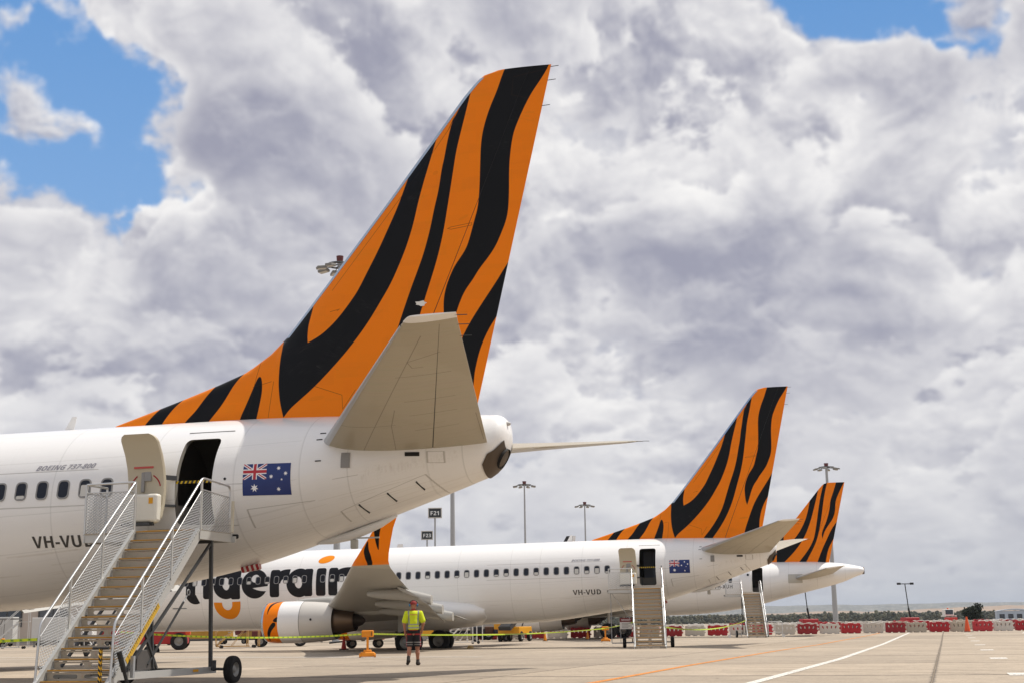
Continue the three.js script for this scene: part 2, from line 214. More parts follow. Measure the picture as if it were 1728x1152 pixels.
function strip(name, pts, w, m, lift = 0.006, wob = 0) { // pts as [x, distance ahead]
  const P = []; for (let i = 0; i < pts.length - 1; i++) { const [x0, z0] = pts[i], [x1, z1] = pts[i + 1], n = Math.max(1, Math.ceil(Math.hypot(x1 - x0, z1 - z0) / 1.0)); for (let k = i ? 1 : 0; k <= n; k++) P.push([lerp(x0, x1, k / n), -lerp(z0, z1, k / n)]); }
  const pos = [], uv = [], idx = []; let L = 0;
  P.forEach(([x, z], i) => { const a = P[Math.max(0, i - 1)], b = P[Math.min(P.length - 1, i + 1)], dx = b[0] - a[0], dz = b[1] - a[1], l = Math.hypot(dx, dz) || 1; if (i) L += Math.hypot(x - P[i - 1][0], z - P[i - 1][1]); const wv = wob * noise(L * 0.35, 7.7), ww = w * (wob ? 1 + 0.6 * noise(L * 0.8, 3.3) : 1); for (const s of [-1, 1]) { const X = x + -dz / l * (ww / 2 * s + wv), Z = z + dx / l * (ww / 2 * s + wv); pos.push(X, groundY(X, Z) + lift, Z); uv.push(L / 3, s < 0 ? 0 : 1); } if (i) { const k = i * 2; idx.push(k - 2, k - 1, k + 1, k - 2, k + 1, k); } });
  const g = new THREE.BufferGeometry(); g.setAttribute('position', new THREE.Float32BufferAttribute(pos, 3)); g.setAttribute('uv', new THREE.Float32BufferAttribute(uv, 2)); g.setIndex(idx); g.computeVertexNormals();
  return struct(name, g, m);
}
strip('orange_taxi_line', [[-4.5, 8], [1.28, 23.87], [4.09, 33.65], [9.59, 51.7], [26.5, 104.3], [31, 119]], 0.17, paintOrange);
strip('white_bay_line', [[-2, 6], [3.83, 22.9], [8.91, 38.5], [33.1, 117.5]], 0.2, paintWhite);
for (let k = 0; k < 12; k++) { const t = -1 + k * 1.0, L = 11.4, x0 = 9.0 + t * 3.55, z0 = 25.1 + t * L; strip('white_dash_line', [[x0 - 0.2, z0 - 0.65], [x0 + 0.2, z0 + 0.65]], 0.42, paintWhite); }
strip('white_stand_line', [[-34, 68.5], [-16.8, 59.6], [-11.5, 55.6], [-6.4, 51.9], [-1.2, 48.3]], 0.34, paintWhite);
strip('white_stand_line', [[-30, 59.5], [-12, 54.8], [-4.5, 49.6]], 0.22, paintWhite);
strip('white_edge_line', [[36.5, 100.5], [42.6, 116], [44, 119]], 0.25, paintWhite);
// skid marks: rubber worked into the concrete
const rubberMark = new THREE.MeshStandardMaterial({ map: wear([96, 88, 78], 21, 1.0), transparent: true, opacity: 0.3, roughness: 0.95 }); rubberMark.map.wrapS = THREE.RepeatWrapping;
{ const arc = (cx, cz, r, a0, a1) => { const o = []; for (let i = 0; i <= 14; i++) { const a = lerp(a0, a1, i / 14); o.push([cx + r * Math.cos(a), cz + r * Math.sin(a)]); } return o; };
  strip('tyre_mark', arc(3, 22, 6.5, 0.2, 1.4), 0.16, rubberMark, 0.011); strip('tyre_mark', arc(3, 22, 7.9, 0.2, 1.4), 0.16, rubberMark, 0.011);
  strip('tyre_mark', [[-18, 62], [2, 55], [18, 50]], 0.3, rubberMark, 0.011); strip('tyre_mark', [[-20, 55], [2, 46], [20, 38]], 0.25, rubberMark, 0.011); strip('tyre_mark', [[-6, 39], [8, 35], [16, 33]], 0.22, rubberMark, 0.011); }
// ---------------------------------------------------------------- aircraft. Local axes: x aft from the rear door, y up from the ground, z to port.
const naca = (x, T) => 5 * T * (0.2969 * Math.sqrt(x) - 0.126 * x - 0.3516 * x * x + 0.2843 * x * x * x - 0.1015 * x ** 4);
function foil(LE, TE, T, up, u0 = 0, u1 = 1, n = 9, camber = 0) { // closed ring round an aerofoil between two chord fractions
  const c = TE.clone().sub(LE), L = c.length(), a = [], b = [];
  for (let i = 0; i <= n; i++) { const u = u0 + (u1 - u0) * (u0 === 0 ? 1 - Math.cos(i / n * PI / 2) : i / n), t = naca(u, T) * L + 0.003, p = LE.clone().addScaledVector(c, u).addScaledVector(up, camber * L * 4 * u * (1 - u)); a.push(p.clone().addScaledVector(up, t)); b.push(p.clone().addScaledVector(up, -t)); }
  return [...a, ...b.reverse()];
}
const HULL737 = [[-31.05, 2.78, 2.72, 0.03, 2.75], [-30.9, 3.12, 2.4, 0.36, 2.75], [-30.5, 3.5, 2.02, 0.7, 2.78], [-29.8, 3.85, 1.75, 1.05, 2.85], [-29, 4.25, 1.58, 1.36, 3], [-28.2, 4.85, 1.48, 1.6, 3.2], [-27.2, 5.24, 1.43, 1.78, 3.4], [-26, 5.39, 1.41, 1.86, 3.52], [-24, 5.42, 1.4, 1.88, 3.54], [-8, 5.42, 1.41, 1.88, 3.54], [-6, 5.42, 1.45, 1.88, 3.55], [-5, 5.42, 1.5, 1.88, 3.56], [-4, 5.42, 1.6, 1.88, 3.58], [-3, 5.42, 1.73, 1.88, 3.61], [-2, 5.42, 1.87, 1.875, 3.65], [-1, 5.42, 2.01, 1.86, 3.7], [0, 5.42, 2.2, 1.83, 3.77], [1, 5.41, 2.45, 1.76, 3.87], [2, 5.385, 2.75, 1.63, 4.0], [3, 5.35, 3.06, 1.44, 4.15], [4, 5.31, 3.38, 1.2, 4.32], [5, 5.265, 3.71, 0.9, 4.47], [5.5, 5.24, 3.88, 0.72, 4.55], [5.8, 5.225, 4.0, 0.6, 4.6], [5.98, 5.21, 4.15, 0.52, 4.66], [6.09, 5.15, 4.32, 0.44, 4.75], [6.16, 5.05, 4.48, 0.33, 4.8], [6.2, 4.9, 4.66, 0.17, 4.8], [6.21, 4.81, 4.77, 0.02, 4.79]];
const HULL320 = [[-30.3, 2.98, 2.92, 0.03, 2.95], [-30.1, 3.4, 2.55, 0.4, 2.98], [-29.6, 3.9, 2.2, 0.8, 3.05], [-28.8, 4.5, 1.95, 1.25, 3.2], [-27.8, 5.1, 1.78, 1.6, 3.4], [-26.6, 5.48, 1.7, 1.85, 3.6], [-25, 5.6, 1.68, 1.96, 3.66], [-22, 5.62, 1.68, 1.975, 3.66], [-7, 5.62, 1.7, 1.975, 3.66], [-5, 5.62, 1.76, 1.975, 3.68], [-3, 5.62, 1.95, 1.97, 3.75], [-1.5, 5.62, 2.16, 1.94, 3.85], [0, 5.62, 2.47, 1.87, 3.98], [1.35, 5.61, 2.82, 1.74, 4.15], [3.6, 5.57, 3.37, 1.36, 4.42], [5, 5.49, 3.7, 1.02, 4.58], [6.2, 5.36, 4.05, 0.7, 4.7], [7, 5.2, 4.38, 0.47, 4.79], [7.5, 5.06, 4.56, 0.32, 4.82], [7.62, 5.0, 4.62, 0.26, 4.82]];
function hullOf(rows) {
  const f = [1, 2, 3, 4].map((c) => spline(rows, c)), s0 = rows[0][0], s1 = rows.at(-1)[0];
  const at = (s, t, off = 0) => { const [cr, be, w, zc] = f.map((g) => g(s)), sn = Math.sin(t), cs = Math.cos(t), h = sn > 0 ? cr - zc : zc - be; const n = V(0, sn / Math.max(h, 0.01), cs / Math.max(w, 0.01)).normalize(); return V(s, zc + h * sn + n.y * off, w * cs + n.z * off); };
  const angle = (s, y) => { const [cr, be, , zc] = f.map((g) => g(s)); return Math.asin(clamp(y > zc ? (y - zc) / (cr - zc) : (y - zc) / (zc - be), -1, 1)); };
  const port = (s, y, off = 0) => at(s, angle(s, y), off);
  const normal = (s, y) => { const e = 0.01, a = port(s, y), ds = port(s + e, y).sub(a), dy = port(s, y + e).sub(a); return ds.cross(dy).normalize(); };
  return { at, port, normal, f, s0, s1 };
}
function hullGeo(h, n = 96) {
  const st = []; for (let s = h.s0; s < h.s0 + 5; s += 0.2) st.push(s); for (let s = h.s0 + 5; s < -3; s += 0.8) st.push(s); for (let s = -3; s < h.s1 - 0.7; s += 0.25) st.push(s); for (let i = 0; i <= 10; i++) st.push(h.s1 - 0.7 * (1 - i / 10));
  const pos = [], nor = [], uv = [], idx = [], N = n + 1;
  st.forEach((s, i) => { for (let j = 0; j <= n; j++) { const t = -PI / 2 + j / n * 2 * PI, p = h.at(s, t), a = h.at(Math.min(s + 0.02, h.s1), t).sub(h.at(Math.max(s - 0.02, h.s0), t)), b = h.at(s, t + 0.01).sub(h.at(s, t - 0.01)), q = a.cross(b).normalize(); pos.push(p.x, p.y, p.z); nor.push(q.x, q.y, q.z); uv.push((s - h.s0) / (h.s1 - h.s0), j / n); if (i && j) { const k = i * N + j; idx.push(k - N - 1, k - 1, k, k - N - 1, k, k - N); } } });
  for (const [i, f] of [[0, 1], [st.length - 1, 0]]) { const p = h.at(st[i], PI / 2), q = h.at(st[i], -PI / 2), k = pos.length / 3; pos.push(p.x, (p.y + q.y) / 2, 0); nor.push(f ? -1 : 1, 0, 0); uv.push(i ? 1 : 0, 0.5); for (let j = 0; j < n; j++) { const a = i * N + j; f ? idx.push(k, a, a + 1) : idx.push(k, a + 1, a); } }
  const g = new THREE.BufferGeometry(); g.setAttribute('position', new THREE.Float32BufferAttribute(pos, 3)); g.setAttribute('normal', new THREE.Float32BufferAttribute(nor, 3)); g.setAttribute('uv', new THREE.Float32BufferAttribute(uv, 2)); g.setIndex(idx); return g;
}
// weld the seam so that the hull is a closed solid for the cut
function cutDoor(h, sc, y0, y1, w) {
  const g = hullGeo(h), hull = new Brush(g, new THREE.MeshBasicMaterial()), r = 0.13;
  const sh = new THREE.Shape(); const a = sc - w / 2, b = sc + w / 2; sh.moveTo(a + r, y0); sh.lineTo(b - r, y0); sh.quadraticCurveTo(b, y0, b, y0 + r); sh.lineTo(b, y1 - r); sh.quadraticCurveTo(b, y1, b - r, y1); sh.lineTo(a + r, y1); sh.quadraticCurveTo(a, y1, a, y1 - r); sh.lineTo(a, y0 + r); sh.quadraticCurveTo(a, y0, a + r, y0);
  const dg = new THREE.ExtrudeGeometry(sh, { depth: 1.9, bevelEnabled: false, curveSegments: 6 }); dg.translate(0, 0, 0.6);
  const sec = new THREE.Shape(); let first = true; for (let i = 0; i <= 24; i++) { const t = lerp(-0.2, PI + 0.2, i / 24), p = h.at(sc, t, -0.1); const y = Math.max(p.y, y0 - 0.02); first ? sec.moveTo(-p.z, y) : sec.lineTo(-p.z, y); first = false; } sec.closePath();
  const cg = new THREE.ExtrudeGeometry(sec, { depth: 2.2, bevelEnabled: false }); cg.applyMatrix4(new THREE.Matrix4().makeRotationY(PI / 2)); cg.translate(sc - 1.5, 0, 0);
  const ev = new Evaluator(); ev.attributes = ['position', 'normal', 'uv']; ev.useGroups = true;
  const inner = new THREE.MeshBasicMaterial({ color: 1 }), b1 = new Brush(dg, inner), b2 = new Brush(cg, inner); for (const q of [hull, b1, b2]) q.updateMatrixWorld();
  let res = ev.evaluate(hull, b1, SUBTRACTION); res = ev.evaluate(res, b2, SUBTRACTION);
  const src = res.geometry.index ? res.geometry.toNonIndexed() : res.geometry, mats = Array.isArray(res.material) ? res.material : [res.material], skin = [], cabin = [];
  for (const gr of res.geometry.groups) (mats[gr.materialIndex] === hull.material ? skin : cabin).push([gr.start, gr.count]);
  const pick = (list) => { const o = new THREE.BufferGeometry(); for (const k of ['position', 'normal', 'uv']) { const A = src.attributes[k], out = []; for (const [s, c] of list) for (let i = s; i < s + c; i++) for (let d = 0; d < A.itemSize; d++) out.push(A.array[i * A.itemSize + d]); o.setAttribute(k, new THREE.Float32BufferAttribute(out, A.itemSize)); } return o; };
  return [pick(skin), pick(cabin)];
}
function patch(h, s0, s1, y0, y1, off, ns = 16, ny = 10) { const pos = [], nor = [], uv = [], idx = []; for (let j = 0; j <= ny; j++) for (let i = 0; i <= ns; i++) { const s = lerp(s0, s1, i / ns), y = lerp(y0, y1, j / ny), p = h.port(s, y, off), n = h.normal(s, y); pos.push(p.x, p.y, p.z); nor.push(n.x, n.y, n.z); uv.push(i / ns, j / ny); if (i && j) { const k = j * (ns + 1) + i; idx.push(k - ns - 2, k - ns - 1, k, k - ns - 2, k, k - 1); } } const g = new THREE.BufferGeometry(); g.setAttribute('position', new THREE.Float32BufferAttribute(pos, 3)); g.setAttribute('normal', new THREE.Float32BufferAttribute(nor, 3)); g.setAttribute('uv', new THREE.Float32BufferAttribute(uv, 2)); g.setIndex(idx); return g; }
const decal = (map, roughness = 0.35) => new THREE.MeshPhysicalMaterial({ map, transparent: true, roughness, specularIntensity: 0.4 });

// paint: white skin with seams, rivet rows and grime that runs aft in streaks
function skinTex(s0, s1, seams, seed, panels = []) {
  return canvasTex(2048, 1024, (x, w, h) => {
    x.fillStyle = '#e9e8e5'; x.fillRect(0, 0, w, h); const X = (s) => (s - s0) / (s1 - s0) * w, r = mulberry(seed);
    for (let i = 0; i < 1700; i++) { const px = r() * w, py = r() * h, l = 8 + r() * 70; x.fillStyle = `rgba(${110 + r() * 50},${102 + r() * 40},${84 + r() * 36},${0.01 + r() * 0.03})`; x.fillRect(px, py, l, 0.6 + r() * 2.6); }
    x.strokeStyle = 'rgba(110,108,104,0.2)'; x.lineWidth = 1;
    for (const s of seams) { x.beginPath(); x.moveTo(X(s), 0); x.lineTo(X(s), h); x.stroke(); }
    for (const v of [0.08, 0.17, 0.235, 0.335, 0.42, 0.58, 0.72, 0.83]) { x.beginPath(); x.moveTo(0, h * (1 - v)); x.lineTo(X(2.2), h * (1 - v)); x.stroke(); }
    for (let i = 0; i < 170; i++) { const s = -8 + r() * 14, v = r() * 0.17 + (r() < 0.5 ? 0 : 0.83), l = 20 + r() * 90; x.fillStyle = `rgba(96,80,58,${0.03 + r() * 0.06})`; x.fillRect(X(s), h * (1 - v), l, 1 + r() * 2); }
    x.strokeStyle = 'rgba(92,86,76,0.5)'; x.lineWidth = 1.2; for (const l of panels) { x.beginPath(); l.forEach(([s, v], i) => (i ? x.lineTo(X(s), h * (1 - v)) : x.moveTo(X(s), h * (1 - v)))); x.stroke(); }
    for (let i = 0; i < 150; i++) { const s = 3.4 + r() * 1.9, v = 0.235 - r() * 0.03, l = 4 + r() * r() * 40; x.fillStyle = `rgba(84,70,52,${0.015 + r() * 0.035})`; x.fillRect(X(s), h * (1 - v), 0.6 + r() * 1.2, l); }
  });
}
const paint = { clearcoat: 0.55, clearcoatRoughness: 0.18 };
const skinBump = dataTex(1024, 512, (u, v, i, j) => { const n = fbm(u * 46, v * 22, 3) * 46 + fbm(u * 220, v * 60, 2) * 12; const lap = (i % 43 === 0 || j % 40 === 0) ? -46 : 0; return [150 + n + lap, 150 + n + lap, 150 + n + lap]; }, { srgb: false });
const hullV = hullOf(HULL737), vOf = (s, y) => { const [cr, be, , zc] = hullV.f.map((g) => g(s)); return (Math.asin(clamp(y > zc ? (y - zc) / (cr - zc) : (y - zc) / (zc - be), -1, 1)) + PI / 2) / (2 * PI); };
const portPanels = [[[4.74, 4.2], [5.06, 4.2], [5.06, 4.42], [4.74, 4.42], [4.74, 4.2]], [[2.95, 3.12], [2.9, 3.3], [4.66, 3.98], [4.86, 3.74], [4.98, 3.5]], [[2.9, 3.9], [3.4, 3.98]], [[1.2, 3.0], [1.15, 3.35], [2.5, 3.5]], [[-1.05, 3.0], [0.9, 3.06]], [[0.6, 3.86], [1.1, 3.86]], [[-8, 3.55], [-2.4, 3.55]], [[-8, 4.3], [-2.2, 4.3]]].map((l) => { const o = []; for (let i = 0; i < l.length - 1; i++) for (let k = 0; k <= 6; k++) { const s = lerp(l[i][0], l[i + 1][0], k / 6), y = lerp(l[i][1], l[i + 1][1], k / 6); o.push([s, vOf(s, y)]); } return o; });
const skin737 = phys(0xffffff, 0.42, { map: skinTex(-31.05, 6.21, [-28.5, -26, -23.4, -20.8, -18, -15, -12.2, -9.5, -6.8, -5.3, -3.2, -1.0, 0.9, 2.25, 3.2, 4.72, 5.4], 5, portPanels), bumpMap: skinBump, bumpScale: 0.006, ...paint });
const skin320 = phys(0xffffff, 0.42, { map: skinTex(-30.3, 7.62, [-27, -24, -20, -16, -12, -8, -5, -1.3, 0.6, 2.0, 4.1, 6.2], 8), ...paint });
const cabinMat = mat(0x77736b, 0.8), M2 = {
  liner: mat(0xb9b09a, 0.55), jamb: mat(0x3f4347, 0.6), frame: mat(0x8d8c8a, 0.5, 0.1), pane: phys(0x131a28, 0.1, { specularIntensity: 0.7 }), shade: mat(0xc9c7c0, 0.5), redPlacard: mat(0xb84a44, 0.6), redArc: mat(0xa3202a, 0.6), bustle: mat(0xe0dccf, 0.4), polished: mat(0xa9b7c6, 0.2, 0.95), bareMetal: mat(0xb9bbbd, 0.35, 0.6), orangePaint: phys(0xd87c1b, 0.4, paint), blackPaint: phys(0x0c0d11, 0.35, paint), whitePaint: phys(0xe9e8e5, 0.42, paint), greyPaint: phys(0xb3b0a6, 0.5, { clearcoat: 0.25 }), wingGrey: phys(0xa8a69f, 0.5, { clearcoat: 0.2 }), titanium: mat(0x3e362f, 0.45, 0.7), hot: mat(0x6c5a48, 0.4, 0.8), soot: mat(0x14120f, 0.8), apuSteel: mat(0x574d43, 0.5, 0.6), stripe: null,
};
// fin livery: orange with black stripes, drawn in metres on the fin's side
const ORANGE = '#f07f00', BLACK = '#08090c';
function smoothPath(x, pts, T) { const p = pts.map(T), n = p.length; x.beginPath(); x.moveTo((p[0][0] + p[n - 1][0]) / 2, (p[0][1] + p[n - 1][1]) / 2); for (let i = 0; i < n; i++) { const q = p[(i + 1) % n]; x.quadraticCurveTo(p[i][0], p[i][1], (p[i][0] + q[0]) / 2, (p[i][1] + q[1]) / 2); } x.closePath(); x.fill(); }
function roundedPath(x, pts, T) { // keeps the corners listed as [s, z, 1]; other points are smoothed
  const out = []; pts.forEach((q, i) => { if (q[2]) { const a = pts[(i + pts.length - 1) % pts.length], b = pts[(i + 1) % pts.length], e = 0.02; out.push([lerp(q[0], a[0], e), lerp(q[1], a[1], e)], [q[0], q[1]], [q[0], q[1]], [lerp(q[0], b[0], e), lerp(q[1], b[1], e)]); } else out.push(q); }); smoothPath(x, out, T);
}
const STRIPES737 = [
  [[6.27, 12.9, 1], [6.21, 12.7], [6.13, 12.49], [6.03, 12.2], [5.87, 11.85], [5.73, 11.42], [5.67, 11.06], [5.65, 10.6], [5.63, 10.11], [5.59, 9.66], [5.51, 9.4], [5.38, 8.93], [5.29, 8.72], [5.08, 8.44], [4.96, 8.2], [4.87, 7.95], [4.82, 7.7], [4.82, 7.38], [4.84, 7.08], [4.9, 6.9, 1], [4.98, 7.1], [5.07, 7.36], [5.16, 7.62], [5.28, 7.88], [5.46, 8.11], [5.58, 8.31], [5.79, 8.56], [5.95, 8.79], [6.06, 9.03], [6.17, 9.29], [6.23, 9.53], [6.26, 9.93], [6.27, 10.5], [6.32, 10.94], [6.38, 11.25], [6.49, 11.52], [6.63, 11.82], [6.79, 12.11], [7, 12.4], [7.16, 12.65], [7.25, 12.9, 1]],
  [[6.4, 8.7, 1], [6.21, 8.43], [6.07, 8.22], [5.98, 8.07], [5.7, 7.67], [5.4, 7.23], [5.2, 6.87], [5, 6.39], [4.86, 6.03], [4.75, 5.75], [4.6, 5.2, 1], [5.38, 5.17, 1], [5.44, 6.05], [5.49, 6.29], [5.57, 6.6], [5.72, 6.95], [5.94, 7.3], [6.2, 7.65, 1]],
  [[4.9, 11.4, 1], [5.12, 11.87], [5.01, 11.6], [4.92, 11.21], [4.85, 10.8], [4.8, 10.6], [4.73, 10.11], [4.63, 9.71], [4.54, 9.26], [4.4, 8.75], [4.28, 8.42], [4.15, 8.09], [4.03, 7.76], [3.87, 7.3], [3.72, 6.85], [3.48, 6.38], [3.12, 5.84], [2.71, 5.37], [2.55, 5.15, 1], [2.98, 5.15, 1], [3.16, 5.36], [3.61, 5.95], [3.96, 6.55], [4.22, 7.15], [4.36, 7.58], [4.48, 7.95], [4.6, 8.31], [4.7, 8.64], [4.81, 9.08], [4.88, 9.46], [4.98, 10.06], [5.07, 10.63], [5.12, 10.95], [5.22, 11.36], [5.34, 11.84], [5.44, 12.29], [5.5, 12.55, 1]],
  [[4.78, 11.8, 1], [4.67, 11.36], [4.59, 11.04], [4.49, 10.69], [4.38, 10.31], [4.26, 9.86], [4.17, 9.43], [4.03, 8.97], [3.89, 8.62], [3.67, 8.13], [3.44, 7.76], [3.21, 7.39], [2.93, 7.01], [2.6, 6.63], [2.28, 6.3], [1.93, 5.97], [1.51, 5.64], [1.4, 5.54], [1.28, 5.39, 1], [1.17, 5.77], [1.12, 6.18], [1.12, 6.65], [1.15, 7.0], [1.1, 7.25, 1], [1.86, 8.15, 1], [1.84, 7.7], [1.77, 7.4], [1.76, 7.15], [1.78, 6.98, 1], [2.08, 7.12], [2.31, 7.3], [2.52, 7.51], [2.73, 7.77], [2.92, 8.03], [3.13, 8.44], [3.37, 8.89], [3.6, 9.4], [3.77, 9.77], [3.93, 10.22], [4.05, 10.6], [4.05, 11.0, 1]],
  [[0.22, 5.3, 1], [0.26, 5.46], [0.39, 5.75], [0.52, 6.09], [0.6, 6.31], [0.66, 6.34], [0.71, 6.25], [0.74, 6.02], [0.71, 5.77], [0.65, 5.44], [0.62, 5.3, 1]],
  [[-1.2, 5.3, 1], [-1.05, 5.48], [-0.85, 5.67], [-0.65, 5.97], [-0.45, 6.22], [-0.35, 6.5, 1], [0.35, 6.65, 1], [0.22, 6.45], [0.03, 6.22], [-0.19, 5.79], [-0.46, 5.47], [-0.6, 5.3, 1]],
  [[-2.2, 5.3, 1], [-2.09, 5.46], [-1.97, 5.6], [-1.79, 5.8], [-1.6, 6.05, 1], [-1.05, 6.15, 1], [-1.23, 5.97], [-1.45, 5.76], [-1.65, 5.47], [-1.75, 5.3, 1]]];
const STRIPES320 = [
  [[5.98, 11.7, 1], [5.66, 10.78], [5.43, 10.23], [5.33, 9.52], [5.06, 8.66], [4.75, 8.03], [4.61, 7.64], [4.67, 7.3, 1], [4.82, 7.8], [5.12, 8.26], [5.54, 8.8], [5.74, 9.35], [5.81, 10.14], [6.04, 10.68], [6.6, 11.7, 1]], [[6.0, 8.8, 1], [5.42, 8.09], [5.02, 7.32], [4.54, 6.39], [4.15, 5.45, 1], [4.78, 5.45, 1], [5, 6.38], [5.27, 6.92], [5.7, 7.6, 1]],
  [[5.05, 11.7, 1], [4.72, 10.65], [4.5, 9.63], [4.33, 8.68], [4.11, 7.66], [3.97, 7.19], [3.53, 6.42], [2.7, 5.45, 1], [3.25, 5.45, 1], [3.93, 6.56], [4.29, 7.34], [4.58, 8.43], [4.75, 9.3], [4.99, 10.64], [5.3, 11.7, 1]], [[4.6, 11.2, 1], [4.2, 9.79], [3.81, 8.54], [3.28, 7.37], [2.52, 6.37], [1.6, 5.5, 1], [1.1, 5.45, 1], [1.15, 6.8], [1.2, 7.3, 1], [1.76, 7.9, 1], [1.67, 6.62, 1], [2.41, 7.16], [3.08, 8.01], [3.61, 9.1], [3.95, 10.6, 1]]];
const finTex = (stripes, s0, s1, z0, z1, seed, lines, scuffs = [], chips = []) => canvasTex(2048, Math.round(2048 * (z1 - z0) / (s1 - s0)), (x, w, h) => {
  const T = ([s, z]) => [(s - s0) / (s1 - s0) * w, h - (z - z0) / (z1 - z0) * h], r = mulberry(seed);
  x.fillStyle = ORANGE; x.fillRect(0, 0, w, h);
  for (let i = 0; i < 500; i++) { x.fillStyle = `rgba(${150 + r() * 60},${80 + r() * 30},${20 + r() * 20},${0.02 + r() * 0.03})`; x.fillRect(r() * w, r() * h, 30 + r() * 160, 8 + r() * 60); }
  x.fillStyle = BLACK; for (const p of stripes) roundedPath(x, p, T);
  for (let i = 0; i < 60; i++) { const [px, py] = T([s0 + r() * (s1 - s0), z0 + r() * (z1 - z0)]); x.fillStyle = `rgba(${60 + r() * 60},${50 + r() * 40},${40 + r() * 30},${0.03 + r() * 0.05})`; x.beginPath(); x.ellipse(px, py, 6 + r() * 46, 2 + r() * 9, -0.5 + r() * 0.5, 0, 7); x.fill(); }
  x.save(); x.lineCap = 'round'; for (const [s, z, l, a] of scuffs) for (let i = 0; i < 26; i++) { const [px, py] = T([s + (r() - 0.5) * l, z - (r() - 0.5) * l * 0.5]); x.strokeStyle = `rgba(${120 + r() * 40},${112 + r() * 36},${100 + r() * 30},${0.03 + r() * 0.05})`; x.lineWidth = 1 + r() * 5; x.beginPath(); x.moveTo(px, py); x.lineTo(px + (20 + r() * 40) * l, py + (6 + r() * 22) * l * a); x.stroke(); } x.restore();
  x.fillStyle = '#d6dadd'; for (const [s, z] of chips) { const [px, py] = T([s, z]); x.beginPath(); for (let i = 0; i < 11; i++) { const a = i / 11 * 6.283, q = 7 + r() * 13; x.lineTo(px + q * 1.3 * Math.cos(a), py + q * 0.7 * Math.sin(a)); } x.fill(); }
  x.strokeStyle = 'rgba(70,40,14,0.5)'; x.lineWidth = 2.2; for (const l of lines) { x.beginPath(); l.forEach((q, i) => { const [a, b] = T(q); i ? x.lineTo(a, b) : x.moveTo(a, b); }); x.stroke(); }
});
const FIN_LINES = [[[0.62, 6.72], [0.5, 5.9], [0.42, 5.4]], [[0.5, 6.1], [0.95, 6.2]], [[1.0, 6.2], [0.92, 5.4]], [[1.9, 6.05], [2.6, 5.8], [2.62, 5.5], [2.9, 5.9]], [[4.92, 9.24], [5.0, 9.27], [5.45, 9.33], [5.45, 9.28], [5.0, 9.22], [4.92, 9.24]], [[2.3, 8.1], [4.3, 10.6], [5.4, 12.1]], [[2.28, 7.62], [2.5, 7.66], [2.44, 7.62]], [[6.4, 12.46], [6.36, 12.1], [6.7, 12.0]], [[6.4, 12.5], [7.15, 12.62]]];
const finPaint = { specularIntensity: 0.35 };
const finMat737 = phys(0xffffff, 0.3, { map: finTex(STRIPES737, -3, 7.3, 5.1, 12.8, 3, FIN_LINES, [[3.1, 7.72, 0.5, 1], [2.45, 6.95, 0.6, 1], [2.3, 6.68, 0.5, 1], [2.2, 6.4, 0.45, 1], [1.5, 6.9, 0.8, -1.2], [1.45, 6.4, 0.6, -1], [6.5, 11.6, 0.5, 0.3], [6.0, 11.0, 0.4, 0.2], [4.2, 10.0, 0.4, -1]]), ...finPaint }), finMat320 = phys(0xffffff, 0.3, { map: finTex(STRIPES320, 0, 6.7, 5.3, 11.7, 4, []), ...finPaint });

function finSet(root, { top, base, lead, trail, hinge, T0, T1, map, box: [s0, s1, z0, z1], zs }) {
  const uv = (p) => [(p.x - s0) / (s1 - s0), (p.y - z0) / (z1 - z0)], side = V(0, 0, 1);
  const ring = (z, u0, u1) => foil(V(lead(z), z, 0), V(trail(z), z, 0), lerp(T0, T1, (z - base) / (top - base)), side, u0, u1, u0 ? 5 : 12);
  const fin = part('fin', loft(zs.map((z) => ring(z, 0, hinge - 0.002)), { uv }), map, root);
  part('rudder_seal', loft(zs.slice(0, -1).map((z) => foil(V(lead(z), z, 0), V(trail(z), z, 0), lerp(T0, T1, (z - base) / (top - base)) * 0.93, side, hinge - 0.004, hinge + 0.004, 2)), { caps: false }), M.darkGrey, root);
  part('rudder', loft(zs.map((z) => ring(z, hinge + 0.002, 1)), { uv, crease: 0.5 }), map, root);
  return { fin, ring };
}
